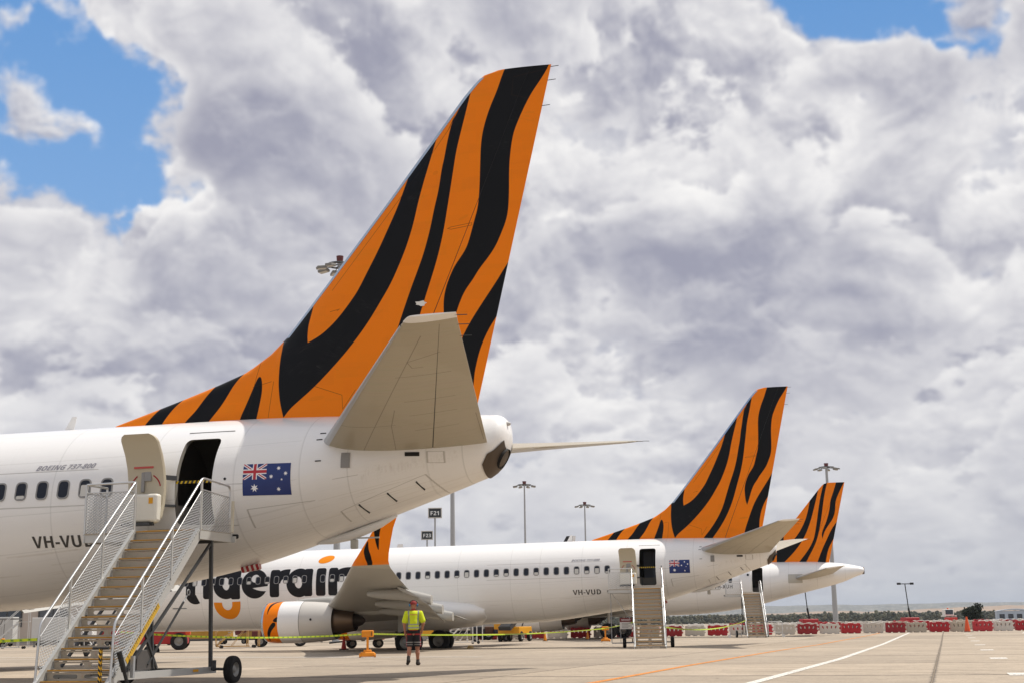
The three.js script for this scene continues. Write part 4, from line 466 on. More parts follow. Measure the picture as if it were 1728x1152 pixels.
function wing737(root, lift) {
  const up = V(0, 1, 0), rows = [[1.2, -17.2, -9.85, 1.95, 0.135], [3, -16.2, -9.95, 2.12, 0.13], [5.5, -14.95, -10.1, 2.42, 0.12], [8, -13.7, -9.7, 2.7, 0.11], [11, -12.3, -9.18, 3.02, 0.105], [14, -10.95, -8.66, 3.38, 0.1], [16.4, -9.85, -8.22, 3.7, 0.1]];
  const tip = [[16.9, -9.6, -8.12, 3.8, 0.095], [17.2, -9.36, -8.06, 3.97, 0.09], [17.4, -9.1, -7.98, 4.25, 0.085], [17.58, -8.72, -7.84, 4.7, 0.08], [17.75, -8.35, -7.68, 5.2, 0.08], [17.85, -8.08, -7.54, 5.48, 0.08], [17.88, -7.86, -7.5, 5.56, 0.04]];
  for (const sg of [1, -1]) {
    const fl = (r) => r.map((p) => V(p.x, p.y, p.z * sg)), or = (r) => (sg > 0 ? r.reverse() : r);
    const inc = (r, k) => r; const mk = (list, i) => { const [l, a, b, y, T] = list[i], p = list[Math.max(0, i - 1)], q = list[Math.min(list.length - 1, i + 1)], t = V(0, q[3] - p[3], q[0] - p[0]).normalize(), n = V(0, t.z, -t.y); return or(fl(foil(V(a, y + 0.1, l), V(b, y - 0.08, l), T, n, 0, 1, 11, 0.012))); };
    part('wing', loft(rows.map((_, i) => mk(rows, i)), { crease: 0.6 }), M2.wingGrey, root);
    const wl = [rows.at(-1), ...tip], t = canvasTex(256, 256, (x, w, h) => { const T = ([s, z]) => [(s + 9.9) / 2.5 * w, h - (z - 3.6) / 2.0 * h]; x.fillStyle = ORANGE; x.fillRect(0, 0, w, h); x.fillStyle = BLACK; smoothPath(x, [[-9.3, 3.6], [-9.0, 3.75], [-9.0, 4.0], [-9.02, 4.3], [-8.75, 4.75], [-8.8, 4.4], [-8.72, 4.0], [-8.8, 3.75], [-9.1, 3.6]].map((q) => q), T); smoothPath(x, [[-8.5, 5.2], [-8.48, 4.8], [-8.45, 4.5], [-8.38, 4.25], [-8.34, 4.5], [-8.28, 4.9], [-8.15, 5.25], [-8.3, 5.3]], T); x.fillStyle = '#b3b0a6'; x.beginPath(); x.moveTo(0, h); x.lineTo(w, h); x.lineTo(w, h - 0.16 / 2 * h); x.lineTo(0, h - 0.16 / 2 * h); x.fill(); });
    part('winglet', loft(wl.map((_, i) => mk(wl, i)), { uv: (p) => [(p.x + 9.9) / 2.5, (p.y - 3.6) / 2.0], crease: 0.7 }), phys(0xffffff, 0.3, { map: t, ...finPaint }), root);
    // flaps run out and drooped, with the canoe fairings of their tracks
    for (const [l0, l1, d] of [[2.1, 4.2, 0], [5.7, 8.9, 1], [9.0, 12.2, 1]]) { const te = linear(rows.map((r) => [r[0], r[2]])), yy = linear(rows.map((r) => [r[0], r[3]])); for (const [o, c, dr, nm] of d ? [[-0.35, 1.15, 0.42, 'flap'], [0.55, 0.6, 0.62, 'aft_flap']] : [[-0.35, 1.1, 0.2, 'flap'], [0.6, 0.5, 0.3, 'aft_flap']]) part(nm, loft([l0, (l0 + l1) / 2, l1].map((l) => { const x0 = te(l) + o, y0 = yy(l) - (d ? 0.16 : 0.06) - (o > 0 ? (d ? 0.42 : 0.22) : 0); return or(fl(foil(V(x0, y0, l), V(x0 + c * Math.cos(dr), y0 - c * Math.sin(dr), l), 0.12, up, 0, 1, 6))); })), M2.wingGrey, root); }
    for (const [l, len] of [[5.6, 3.6], [8.3, 3.2], [11.6, 2.9]]) { const te = linear(rows.map((r) => [r[0], r[2]]))(l), yy = linear(rows.map((r) => [r[0], r[3]]))(l); const rs = []; for (let i = 0; i <= 10; i++) { const k = i / 10, s = te - len * 0.62 + len * k, w = 0.2 * Math.sqrt(Math.sin(PI * Math.min(0.06 + k * 0.62, 0.999))) , hh = 0.26 * Math.sqrt(Math.sin(PI * (0.05 + k * 0.72))), y = yy - 0.3 - 0.06 * Math.sin(PI * k) - (k > 0.55 ? (k - 0.55) * 0.75 : 0); rs.push(Array.from({ length: 10 }, (_, j) => V(s, y + hh * Math.sin(j / 10 * 2 * PI), l * sg + w * Math.cos(j / 10 * 2 * PI)))); } part('flap_fairing', loft(sg > 0 ? rs : rs, { crease: 0.9 }), M2.wingGrey, root); }
    const en = engine(root, -18.37, 1.72, 4.83 * sg, 1.0, true);
    part('pylon', loft([[-17.2, 2.62, 0.03, 0.06], [-16.4, 2.68, 0.16, 0.16], [-15.2, 2.6, 0.2, 0.3], [-14.2, 2.42, 0.2, 0.36], [-13, 2.22, 0.16, 0.26], [-11.6, 2.12, 0.04, 0.1]].map(([s, y, w, d]) => Array.from({ length: 12 }, (_, j) => V(s, y + d * Math.sin(j / 12 * 2 * PI), 4.83 * sg + w * Math.cos(j / 12 * 2 * PI))))), M2.wingGrey, root);
    // main gear
    const gy = -lift; const gl = new THREE.Group(); gl.name = 'main_gear'; root.add(gl);
    part('strut', [bar(V(-11.75, gy + 0.56, 2.86 * sg), V(-11.85, 2.1, 2.5 * sg), 0.11, 12), bar(V(-11.75, gy + 0.56, 2.86 * sg - 0.5), V(-11.75, gy + 0.56, 2.86 * sg + 0.5), 0.09, 10), beam(V(-11.72, gy + 0.8, 2.86 * sg), V(-11.0, 1.9, 1.6 * sg), 0.1, 0.14)], M.lightGrey, gl);
    part('gear_door', [rbox(0.9, 0.9, 0.04, 0.015, -11.8, 1.55, 3.05 * sg, -0.1 * sg)], M2.wingGrey, gl);
    for (const o of [-0.43, 0.43]) wheel(0.565, 0.38, gl, -11.75, gy + 0.562, 2.86 * sg + o);
  }
  part('belly_fairing', loft(Array.from({ length: 19 }, (_, i) => { const k = i / 18, s = lerp(-17.9, -8.25, k), e = Math.pow(Math.sin(PI * clamp(k, 0.002, 0.998)), 0.3), w = 1.3 + 0.84 * e, bot = 1.7 - 0.55 * e, top = 2.3 + 0.8 * e; return Array.from({ length: 26 }, (_, j) => { const a = j / 26 * 2 * PI, c = Math.cos(a), q = Math.sin(a); return V(s, (top + bot) / 2 + (top - bot) / 2 * q, w * c); }); }), { crease: 1.0 }), skin737, root).material = M2.whitePaint;
  const ng = new THREE.Group(); ng.name = 'nose_gear'; root.add(ng); const gy = -lift;
  part('strut', [bar(V(-27.1, gy + 0.34, 0), V(-27.3, 1.7, 0), 0.08, 10), bar(V(-27.1, gy + 0.34, -0.3), V(-27.1, gy + 0.34, 0.3), 0.06, 8)], M.lightGrey, ng); for (const o of [-0.22, 0.22]) wheel(0.34, 0.2, ng, -27.1, gy + 0.342, o);
}
// the three jets, noses away to the left
const yawA = 0.27323, yawB = 0.22769, yawC = 13 * PI / 180;
const jetA = jet737({ label: 'nearest white airliner with tall tiger-striped tail filling the left', reg: 'VH-VUB', pos: [-6.03, 0.1445, -29.287], yaw: yawA, lift: 0, logo: true, windowCount: 16, group: 'parked airliners' });
{ const s = new THREE.Shape(), r = mulberry(17); for (let i = 0; i < 12; i++) { const a = i / 12 * 2 * PI, q = 0.05 + r() * 0.07, x = q * 1.4 * Math.cos(a), y = q * 0.7 * Math.sin(a); i ? s.lineTo(x, y) : s.moveTo(x, y); } const g = new THREE.ExtrudeGeometry(s, { depth: 0.006, bevelEnabled: false }); g.rotateY(0.06); g.translate(4.33, 7.66, 0.172); part('bare_patch', g, M.white, jetA); }
const jetB = jet737({ label: 'middle white airliner with word painted on its side and winglet showing', reg: 'VH-VUD', pos: [6.798, -0.147, -68.84], yaw: yawB, pitch: 0.0075, lift: -0.06, trim: 0.12, logo: true, windowCount: 47, group: 'parked airliners' });
{ // the third jet, of another make: longer tail cone, no dorsal fin
  const h = hullOf(HULL320), root = thing('airliner', 'farthest striped-tail airliner behind the other two, its tail cone at the right', 'aircraft', [19.2, 0, -107.3], -yawC, 'parked airliners'), rn = mulberry(44);
  const [sk, ca] = cutDoor(h, -0.36, 3.32, 5.16, 0.8); part('fuselage', sk, skin320, root); part('cabin', ca, cabinMat, root);
  { const d = new THREE.Group(); d.name = 'door'; root.add(d); const rings = []; for (let i = 0; i <= 10; i++) { const y = lerp(3.34, 5.14, i / 10), z = 2.08 - (1.9 - h.port(-1.3, y).z) * 0.6; rings.push([V(-1.66, y, z - 0.1), V(-0.84, y, z - 0.1), V(-0.84, y, z), V(-1.66, y, z)]); } part('door_panel', loft(rings, { crease: 0.5 }), M2.whitePaint, d); part('door_window', place(cyl(0.09, 0.09, 0.02, 14), -1.05, 4.62, 2.02, PI / 2 - 0.15), M2.pane, d); }
  const list = []; for (let k = 0; k < 44; k++) list.push(-2.4 - 0.533 * k); windows(root, h, list, 4.24, rn);
  finSet(root, { base: 5.35, top: 11.6, lead: linear([[5.3, -0.5], [7.27, 1.28], [7.66, 1.68], [10.99, 4.48], [11.37, 4.82], [11.55, 5.05], [11.6, 5.3]]), trail: (z) => 5.03 + (z - 5.4) * 0.25, hinge: 0.68, T0: 0.1, T1: 0.1, map: finMat320, box: [0, 6.7, 5.3, 11.7], zs: [5.35, 6, 7, 8, 9, 10, 10.9, 11.2, 11.4, 11.52, 11.58, 11.6] });
  for (const sg of [1, -1]) stabilizer(root, sg, { rLE: V(2.2, 4.25, 1.0), rTE: V(5.3, 4.62, 0.75), tLE: V(4.9, 4.85, 6.2), tTE: V(6.15, 5.0, 6.2), T: 0.09 }, stabMat);
  part('root_fairing', patch(h, 1.95, 3.0, 3.95, 4.6, 0.02, 6, 5), M2.greyPaint, root);
  part('apu_exhaust', place(lathe([[0.2, 0.02], [0.26, 0], [0.27, -0.28], [0.24, -0.28]], 18), 7.62, 4.8, 0, 0, 0, -PI / 2), M2.apuSteel, root);
  lettering(root, h, 'VH-XUH', -3.66, -2.2, 3.63, 3.92, '#4a4846');
  const up = V(0, 1, 0), rows = [[1.3, -17.4, -9.9, 2.1, 0.13], [6, -14.9, -10.3, 2.5, 0.12], [11, -12.6, -9.3, 2.95, 0.11], [16.9, -9.9, -8.3, 3.5, 0.1]];
  for (const sg of [1, -1]) { part('wing', loft(rows.map(([l, a, b, y, T]) => { const r = foil(V(a, y, l), V(b, y - 0.1, l), T, up, 0, 1, 9).map((p) => V(p.x, p.y, p.z * sg)); return sg > 0 ? r.reverse() : r; })), M2.wingGrey, root); engine(root, -18.4, 1.7, 5.75 * sg, 1.1, false, 1.02); part('pylon', [beam(V(-17, 2.9, 5.75 * sg), V(-12.4, 2.5, 5.75 * sg), 0.3, 0.7)], M2.wingGrey, root); const g = new THREE.Group(); g.name = 'main_gear'; root.add(g); part('strut', [bar(V(-11.6, 0.58, 3.8 * sg), V(-11.6, 2.4, 3.7 * sg), 0.12, 10), bar(V(-11.6, 0.58, 3.8 * sg - 0.5), V(-11.6, 0.58, 3.8 * sg + 0.5), 0.08, 8)], M.lightGrey, g); for (const o of [-0.46, 0.46]) wheel(0.585, 0.42, g, -11.6, 0.585, 3.8 * sg + o); }
  const ng = new THREE.Group(); ng.name = 'nose_gear'; root.add(ng); part('strut', bar(V(-25.5, 0.38, 0), V(-25.5, 1.9, 0), 0.09, 8), M.lightGrey, ng); for (const o of [-0.25, 0.25]) wheel(0.38, 0.22, ng, -25.5, 0.385, o);
}
// ---------------------------------------------------------------- boarding stairs. Local axes: x along the fuselage (aft), z out from the fuselage, y up from the ground.
function expanded(corners, pitch, wid, nrm, tilt = 0.6) { // expanded metal in a convex planar outline: two families of flat strands, twisted out of the plane
  const o = corners[0], e1 = corners[1].clone().sub(o).normalize(), e2 = nrm.clone().cross(e1).normalize(), P = corners.map((p) => { const d = p.clone().sub(o); return [d.dot(e1), d.dot(e2)]; }), out = [];
  const strip = (dir, off) => { const n = [-dir[1], dir[0]]; let t0 = -1e9, t1 = 1e9; const cx = n[0] * off, cy = n[1] * off; let area = 0; P.forEach((p, i) => { const q = P[(i + 1) % P.length]; area += p[0] * q[1] - q[0] * p[1]; }); const sg = Math.sign(area); for (let i = 0; i < P.length; i++) { const p = P[i], q = P[(i + 1) % P.length], ex = q[0] - p[0], ey = q[1] - p[1], den = sg * (ex * dir[1] - ey * dir[0]), num = sg * (ex * (cy - p[1]) - ey * (cx - p[0])); if (Math.abs(den) < 1e-9) { if (num < 0) return; continue; } const t = -num / den; if (den > 0) t0 = Math.max(t0, t); else t1 = Math.min(t1, t); } if (t1 - t0 < 0.01) return;
    const W = (t) => o.clone().addScaledVector(e1, cx + dir[0] * t).addScaledVector(e2, cy + dir[1] * t); const a = W(t0), b = W(t1), d = b.clone().sub(a).normalize(), up = nrm.clone().multiplyScalar(Math.cos(tilt)).add(V(0, Math.sin(tilt), 0)); out.push(beam(a, b, wid, 0.0025, up)); };
  const span = Math.max(...P.map((p) => Math.hypot(...p))) + 0.1;
  for (const ang of [0.52, -0.52]) { const base = ang, dir = [Math.cos(base), Math.sin(base)]; for (let k = -Math.ceil(span / pitch); k <= Math.ceil(span / pitch); k++) strip(dir, k * pitch); }
  return mergeGeometries(flat(out));
}
const treadTex = canvasTex(256, 64, (x, w, h) => { x.fillStyle = '#a89f90'; x.fillRect(0, 0, w, h); const r = mulberry(6); for (let i = 0; i < 260; i++) { x.fillStyle = `rgba(${60 + r() * 120},${58 + r() * 112},${52 + r() * 104},0.12)`; x.fillRect(r() * w, r() * h, 2 + r() * 10, 1 + r() * 4); } });
const treadMat = new THREE.MeshStandardMaterial({ map: treadTex, roughness: 0.6, metalness: 0.35 }), noseMat = mat(0xa0731c, 0.75);
const hazardTex = canvasTex(32, 256, (x, w, h) => { x.fillStyle = '#171717'; x.fillRect(0, 0, w, h); x.fillStyle = '#d8a414'; for (let i = -1; i < 9; i++) { x.beginPath(); x.moveTo(0, i * 32); x.lineTo(w, i * 32 + 16); x.lineTo(w, i * 32 + 32); x.lineTo(0, i * 32 + 16); x.fill(); } });
const stencilTex = canvasTex(512, 64, (x, w, h) => { x.fillStyle = '#c9a02c'; x.fillRect(0, 0, w, h); const r = mulberry(12); x.fillStyle = '#5a4a1c'; for (let i = 0; i < 26; i++) { x.save(); x.translate(14 + i * 18.6, 32); x.rotate(-0.3 + r() * 0.6); x.fillRect(-5, -20 + r() * 6, 4 + r() * 5, 26 + r() * 12); if (r() > 0.5) x.fillRect(-6, -4 + r() * 6, 12, 5); x.restore(); } }); // the stencilling is worn past reading
function airstairs({ label, pos, turn, platY = 2.85, out = 3.28, rise = 0.1775, run = 0.188, n = 16, detail = true, sign = false }) {
  const t = thing('boarding_stairs', label, 'boarding stairs', pos, turn, 'boarding stairs at the rear doors'), x0 = -0.33, x1 = 0.97, zt = out, H = platY, zb = out + run * (n - 1), yb = H - rise * (n - 1);
  const slope = V(0, -rise, run).normalize(), R = 0.97;
  // stringers: folded aluminium channels
  for (const x of [x0 - 0.03, x1 + 0.03]) part('stringer', [beam(V(x, H - 0.05, zt - 0.02), V(x, 0.05, zt + (H - 0.1) / rise * run), 0.03, 0.2, V(0, 0.7, 0.7)), beam(V(x, H - 0.05, zt - 0.02).add(V(0, 0.075, 0.07)), V(x, 0.05, zt + (H - 0.1) / rise * run).add(V(0, 0.07, 0.07)), 0.07, 0.012, V(0, 0.7, 0.7))], M.aluDull, t);
  // treads with slotted risers and yellow nosings
  const rw = x1 - x0, sh = new THREE.Shape(); sh.moveTo(-rw / 2, 0); sh.lineTo(rw / 2, 0); sh.lineTo(rw / 2, rise - 0.045); sh.lineTo(-rw / 2, rise - 0.045); sh.closePath();
  for (const c of [-0.3, 0.3]) { const hsl = new THREE.Path(), a = 0.2, r = 0.034, y = 0.068; hsl.moveTo(c - a, y - r); hsl.lineTo(c + a, y - r); hsl.absarc(c + a, y, r, -PI / 2, PI / 2, false); hsl.lineTo(c - a, y + r); hsl.absarc(c - a, y, r, PI / 2, PI * 1.5, false); sh.holes.push(hsl); }
  const riserSlot = new THREE.ExtrudeGeometry(sh, { depth: 0.004, bevelEnabled: false, curveSegments: 5 }), riserPlain = box(rw, rise - 0.05, 0.004, 0, (rise - 0.05) / 2, 0), stepTop = box(rw, 0.03, run + 0.03, 0, 0, 0), nose = rbox(rw - 0.02, 0.024, 0.035, 0.008);
  for (let k = 0; k < n; k++) { const y = H - k * rise, z = zt + k * run, s = part('tread', stepTop, treadMat, t); s.position.set((x0 + x1) / 2, y - 0.018, z - run / 2 + 0.01); const q = part('nosing', nose, noseMat, t); q.position.set((x0 + x1) / 2, y - 0.006, z + 0.012); const r = part('riser', k > 7 ? riserSlot : riserPlain, treadMat, t); r.position.set((x0 + x1) / 2, y - rise + 0.004, z + 0.002); }
  // platform in front of the door, wider to the left of the stairs
  const px0 = -1.47, px1 = x1 + 0.05, pz0 = 2.02;
  part('platform', [box(px1 - px0, 0.03, zt - pz0, (px0 + px1) / 2, H - 0.02, (pz0 + zt) / 2)], treadMat, t);
  part('platform_edge', [box(px1 - px0, 0.16, 0.03, (px0 + px1) / 2, H - 0.1, zt + 0.005 - 0.03), box(0.03, 0.16, zt - pz0, px0, H - 0.1, (pz0 + zt) / 2), box(0.03, 0.16, zt - pz0 + 0.04, px1, H - 0.1, (pz0 + zt) / 2), box(px1 - px0 + 0.16, 0.12, 0.05, (px0 + px1) / 2, H - 0.12, pz0 - 0.03)], M.aluDull, t);
  part('platform_nosing', rbox(rw - 0.02, 0.03, 0.035, 0.008, (x0 + x1) / 2, H + 0.012, zt - 0.2), noseMat, t);
  part('bumper', [rbox(px1 - px0 + 0.2, 0.09, 0.09, 0.03, (px0 + px1) / 2, H - 0.06, pz0 - 0.1)], M.rubber, t);
  // handrails
  const zl = zb + 0.06, yl = yb + 0.86, tubeR = 0.022;
  for (const x of [x0 - 0.06, x1 + 0.06]) {
    const rear = x > 0 ? pz0 + 0.12 : zt - 0.03;
    const pts = x > 0 ? [V(x, H + 0.3, pz0 + 0.1), V(x, H + R - 0.06, pz0 + 0.12), V(x, H + R, zt - 0.02), V(x, yl + 0.08, zl - 0.06), V(x, yb - 0.2, zl + 0.02)] : [V(x, H, zt - 0.03), V(x, H + R, zt - 0.02), V(x, yl + 0.08, zl - 0.06), V(x, yb - 0.2, zl + 0.02)];
    part('handrail', bentTube(pts, tubeR, 0.1), M.alu, t);
    const lo = (z) => { const k = (z - zt) / run * rise; return H - k; }, off = 0.24;
    part('lower_rail', bar(V(x, lo(zt) + R - off, zt), V(x, lo(zl - 0.1) + R - off - 0.03, zl - 0.08), 0.011, 6), M.alu, t);
    const zs = [zt, lerp(zt, zl, 0.36), lerp(zt, zl, 0.69)]; for (const z of zs) part('rail_post', box(0.035, R - 0.02, 0.035, x, lo(z) + R / 2 - 0.02, z), M.aluDull, t);
    if (detail) { const zA = zt + 0.03, zB = zl - 0.09; part('mesh_panel', expanded([V(x, lo(zA) + 0.02, zA), V(x, lo(zB) + 0.02, zB), V(x, lo(zB) + R - off - 0.02, zB), V(x, lo(zA) + R - off - 0.02, zA)], 0.044, 0.011, V(1, 0, 0)), M.galv, t); }
    if (detail) part('mesh_backing', [beam(V(x, lo(zt + 0.03) + 0.02, zt + 0.03), V(x, lo(zl - 0.09) + 0.02, zl - 0.09), 0.02, 0.02)], M.aluDull, t);
  }
  { // fences of the platform
    const x = x1 + 0.06, yT = H + R - 0.22; part('platform_mesh', expanded([V(x, H, pz0 + 0.12), V(x, H, zt - 0.03), V(x, yT, zt - 0.03), V(x, yT - 0.06, pz0 + 0.12)], detail ? 0.048 : 0.08, 0.011, V(1, 0, 0)), M.galv, t);
    part('platform_rail', bar(V(x, yT, zt - 0.02), V(x, yT - 0.06, pz0 + 0.12), 0.012, 6), M.alu, t);
    part('platform_stop', rbox(0.05, 0.62, 0.05, 0.012, x + 0.02, H + 0.32, pz0 + 0.02), M.cream, t);
    part('left_guard', [bentTube([V(x0 - 0.06, H + R - 0.02, zt - 0.02), V(px0, H + R - 0.03, zt - 0.02), V(px0, H + R - 0.03, zt - 0.75)], tubeR, 0.04), bar(V(px0, H - 0.1, zt - 0.02), V(px0, H + R - 0.03, zt - 0.02), tubeR, 8), bar(V(px0, H - 0.1, zt - 0.75), V(px0, H + R - 0.03, zt - 0.75), tubeR, 8), bar(V(x0 - 0.06, H + R - 0.19, zt - 0.02), V(px0, H + R - 0.19, zt - 0.02), 0.011, 6), bar(V(px0, H + R - 0.19, zt - 0.02), V(px0, H + R - 0.19, zt - 0.75), 0.011, 6)], M.alu, t);
    part('platform_mesh', expanded([V(px0 + 0.02, H, zt - 0.02), V(x0 - 0.08, H, zt - 0.02), V(x0 - 0.08, H + R - 0.2, zt - 0.02), V(px0 + 0.02, H + R - 0.2, zt - 0.02)], detail ? 0.048 : 0.08, 0.011, V(0, 0, 1)), M.galv, t);
    part('platform_mesh', expanded([V(px0, H, zt - 0.75), V(px0, H, zt - 0.04), V(px0, H + R - 0.2, zt - 0.04), V(px0, H + R - 0.2, zt - 0.75)], detail ? 0.048 : 0.08, 0.011, V(1, 0, 0)), M.galv, t);
  }
  // undercarriage: legs, braces, chassis, wheels
  for (const x of [x0 - 0.02, x1]) { part('leg', beam(V(x, 0.24, 2.62), V(x, H - 0.16, 2.74), 0.06, 0.06, V(1, 0, 0)), M.darkSteel, t); part('brace', [beam(V(x, H - 0.25, 2.78), V(x, 0.3, zt + 2.35), 0.045, 0.045, V(1, 0, 0)), beam(V(x, 1.5, 3.72), V(x, 0.42, 4.9), 0.03, 0.03, V(1, 0, 0)), beam(V(x, 0.35, 4.72), V(x, 1.28, 4.82), 0.04, 0.04, V(1, 0, 0)), beam(V(x, 0.35, 4.6), V(x, 0.95, 5.02), 0.04, 0.04, V(1, 0, 0))], M.darkSteel, t); part('chassis_rail', beam(V(x, 0.25, 2.45), V(x, 0.25, zb - 0.2), 0.06, 0.12, V(0, 1, 0)), M.aluDull, t); part('axle', [bar(V(x, 0.27, 2.62), V(x + (x > 0 ? 0.38 : -0.38), 0.26, 2.62), 0.025, 8), box(0.05, 0.2, 0.05, x + (x > 0 ? 0.08 : -0.08), 0.33, 2.62)], M.darkSteel, t); const w = wheel(0.255, 0.17, t, x + (x > 0 ? 0.46 : -0.46), 0.256, 2.62); w.rotation.y = PI / 2; }
  for (const [y, z] of [[0.26, 2.66], [0.26, 4.6], [H - 0.2, 2.72]]) part('cross_member', beam(V(x0, y, z), V(x1, y, z), 0.06, 0.06), M.darkSteel, t);
  for (const x of [x0, x1]) part('castor', [cyl(0.05, 0.05, 0.04, 12, x, 0.052, zb - 0.5, 0, 0, PI / 2), box(0.03, 0.16, 0.04, x, 0.15, zb - 0.5)], M.black, t);
  if (detail) {
    part('tool_box', rbox(0.5, 0.34, 0.5, 0.012, x1 - 0.26, 0.5, 4.98), mat(0x5a5754, 0.6, 0.3), t);
    part('caution_strip', quadGeo([V(x1 + 0.062, 1.62, 4.42), V(x1 + 0.062, 1.5, 4.55), V(x1 + 0.062, 1.5, 4.55), V(x1 + 0.062, 1.62, 4.42)].map((p, i) => { const a = V(x1 + 0.05, H - 0.05 - 1.33, zt + 1.42), b = V(x1 + 0.05, H - 0.05 - 2.28, zt + 2.42), u = V(0, 0.07, 0.066); return [a.clone().sub(u), b.clone().sub(u), b.clone().add(u), a.clone().add(u)][i]; })), new THREE.MeshStandardMaterial({ map: stencilTex, roughness: 0.7, side: THREE.DoubleSide }), t);
    part('data_plate', box(0.006, 0.045, 0.2, x1 + 0.035, 0.26, 3.25), M.yellow, t);
    part('hand_pump', [cyl(0.045, 0.045, 0.34, 12, x1 + 0.16, 0.5, zb - 0.1, 0.3, 0, 0.15), cyl(0.03, 0.03, 0.2, 10, x1 + 0.2, 0.24, zb - 0.18, 0.3, 0, 0.15)], M.black, t);
    const lev = part('hazard_lever', box(0.05, 0.72, 0.04, x1 - 0.1, 0.36, zb + 0.12), new THREE.MeshStandardMaterial({ map: hazardTex, roughness: 0.6 }), t);
    part('lever_grip', [bar(V(x1 - 0.25, 0.72, zb + 0.12), V(x1 + 0.05, 0.72, zb + 0.12), 0.022, 8)], M.black, t);
    part('tie_rod', [bar(V(x1, 1.28, 3.95), V(x1, 1.62, 3.6), 0.012, 6), place(new THREE.TorusGeometry(0.05, 0.012, 6, 12), x1, 1.68, 3.55, 0, PI / 2, 0), beam(V(x1 - 0.14, 1.38, 3.85), V(x1 + 0.14, 1.38, 3.85), 0.02, 0.02)], M.galv, t);
    part('jack', [box(0.06, 0.36, 0.06, x1 + 0.1, 0.4, zb - 0.55)], M.galv, t);
  }
  if (sign) { const st = canvasTex(256, 224, (x, w, h) => { x.fillStyle = '#d9d6d2'; x.fillRect(0, 0, w, h); x.fillStyle = '#6e1d22'; x.fillRect(0, 0, w, 84); x.fillStyle = '#e6dede'; x.font = 'bold 46px sans-serif'; x.textAlign = 'center'; x.fillText('DANGER', w / 2, 58); x.fillStyle = '#777'; for (let i = 0; i < 4; i++) x.fillRect(40, 108 + i * 26, w - 80 - (i % 2) * 40, 9); }); part('warning_sign', [box(0.58, 0.52, 0.02, -0.72, 1.14, zt - 0.2)], new THREE.MeshStandardMaterial({ map: st, roughness: 0.6 }), t); part('sign_post', [bar(V(-0.98, 0.24, zt - 0.23), V(-0.98, 1.4, zt - 0.23), 0.015, 6), bar(V(-1.4, 0.24, 2.7), V(-1.4, H, 2.7), 0.02, 6), bar(V(-1.4, H - 0.1, 2.7), V(-0.5, 1.3, 3.4), 0.012, 6), beam(V(-1.4, 0.24, 2.7), V(x0, 0.24, 2.7), 0.05, 0.05)], M.galv, t); }
  return t;
}
airstairs({ label: 'nearest grey boarding stairs with mesh sides and yellow tread nosings', pos: [-6.03, 0.155, -29.287], turn: -yawA });
{ const turn = -0.075; // its foot stands in line with the view; the platform meets the rear door
  const a = airstairs({ label: 'middle boarding stairs seen head-on below the open rear door, red sign beside', pos: [0, 0, 0], turn, platY: 2.72, rise: 0.1695, out: 3.2, sign: true, detail: false });
  const d = V(Math.sin(turn), 0, Math.cos(turn)); a.position.set(5.95 - d.x * 6.0 - 0.32 * Math.cos(turn), 0, -62.2 - d.z * 6.0 - 0.32 * Math.sin(-turn)); }
{ const turn = -0.07; const a = airstairs({ label: 'farthest boarding stairs in front of the red and white barriers', pos: [0, 0, 0], turn, platY: 3.1, rise: 0.194, out: 3.2, detail: false }); const d = V(Math.sin(turn), 0, Math.cos(turn)); a.position.set(17.0 - d.x * 6.0 - 0.32, 0, -98.6 - d.z * 6.0);
  part('stabilizer_frame', [bentTube([V(1.2, 0.1, 5.2), V(1.2, 1.1, 5.2), V(2.2, 1.1, 5.2), V(2.2, 0.1, 5.2)], 0.03, 0.12, 6), bar(V(1.2, 0.35, 5.2), V(2.2, 0.35, 5.2), 0.02, 6), bar(V(1.7, 0.1, 5.2), V(1.7, 1.1, 5.2), 0.02, 6), cyl(0.12, 0.12, 0.08, 12, 2.25, 0.12, 5.2, PI / 2), bentTube([V(-0.7, 0.1, 5.2), V(-0.7, 0.9, 5.2), V(-1.5, 0.9, 5.2), V(-1.5, 0.1, 5.2)], 0.03, 0.12, 6), cyl(0.12, 0.12, 0.08, 12, -1.55, 0.12, 5.2, PI / 2), bar(V(-1.1, 0.1, 5.2), V(-1.1, 0.9, 5.2), 0.02, 6)], M.alu, a); }
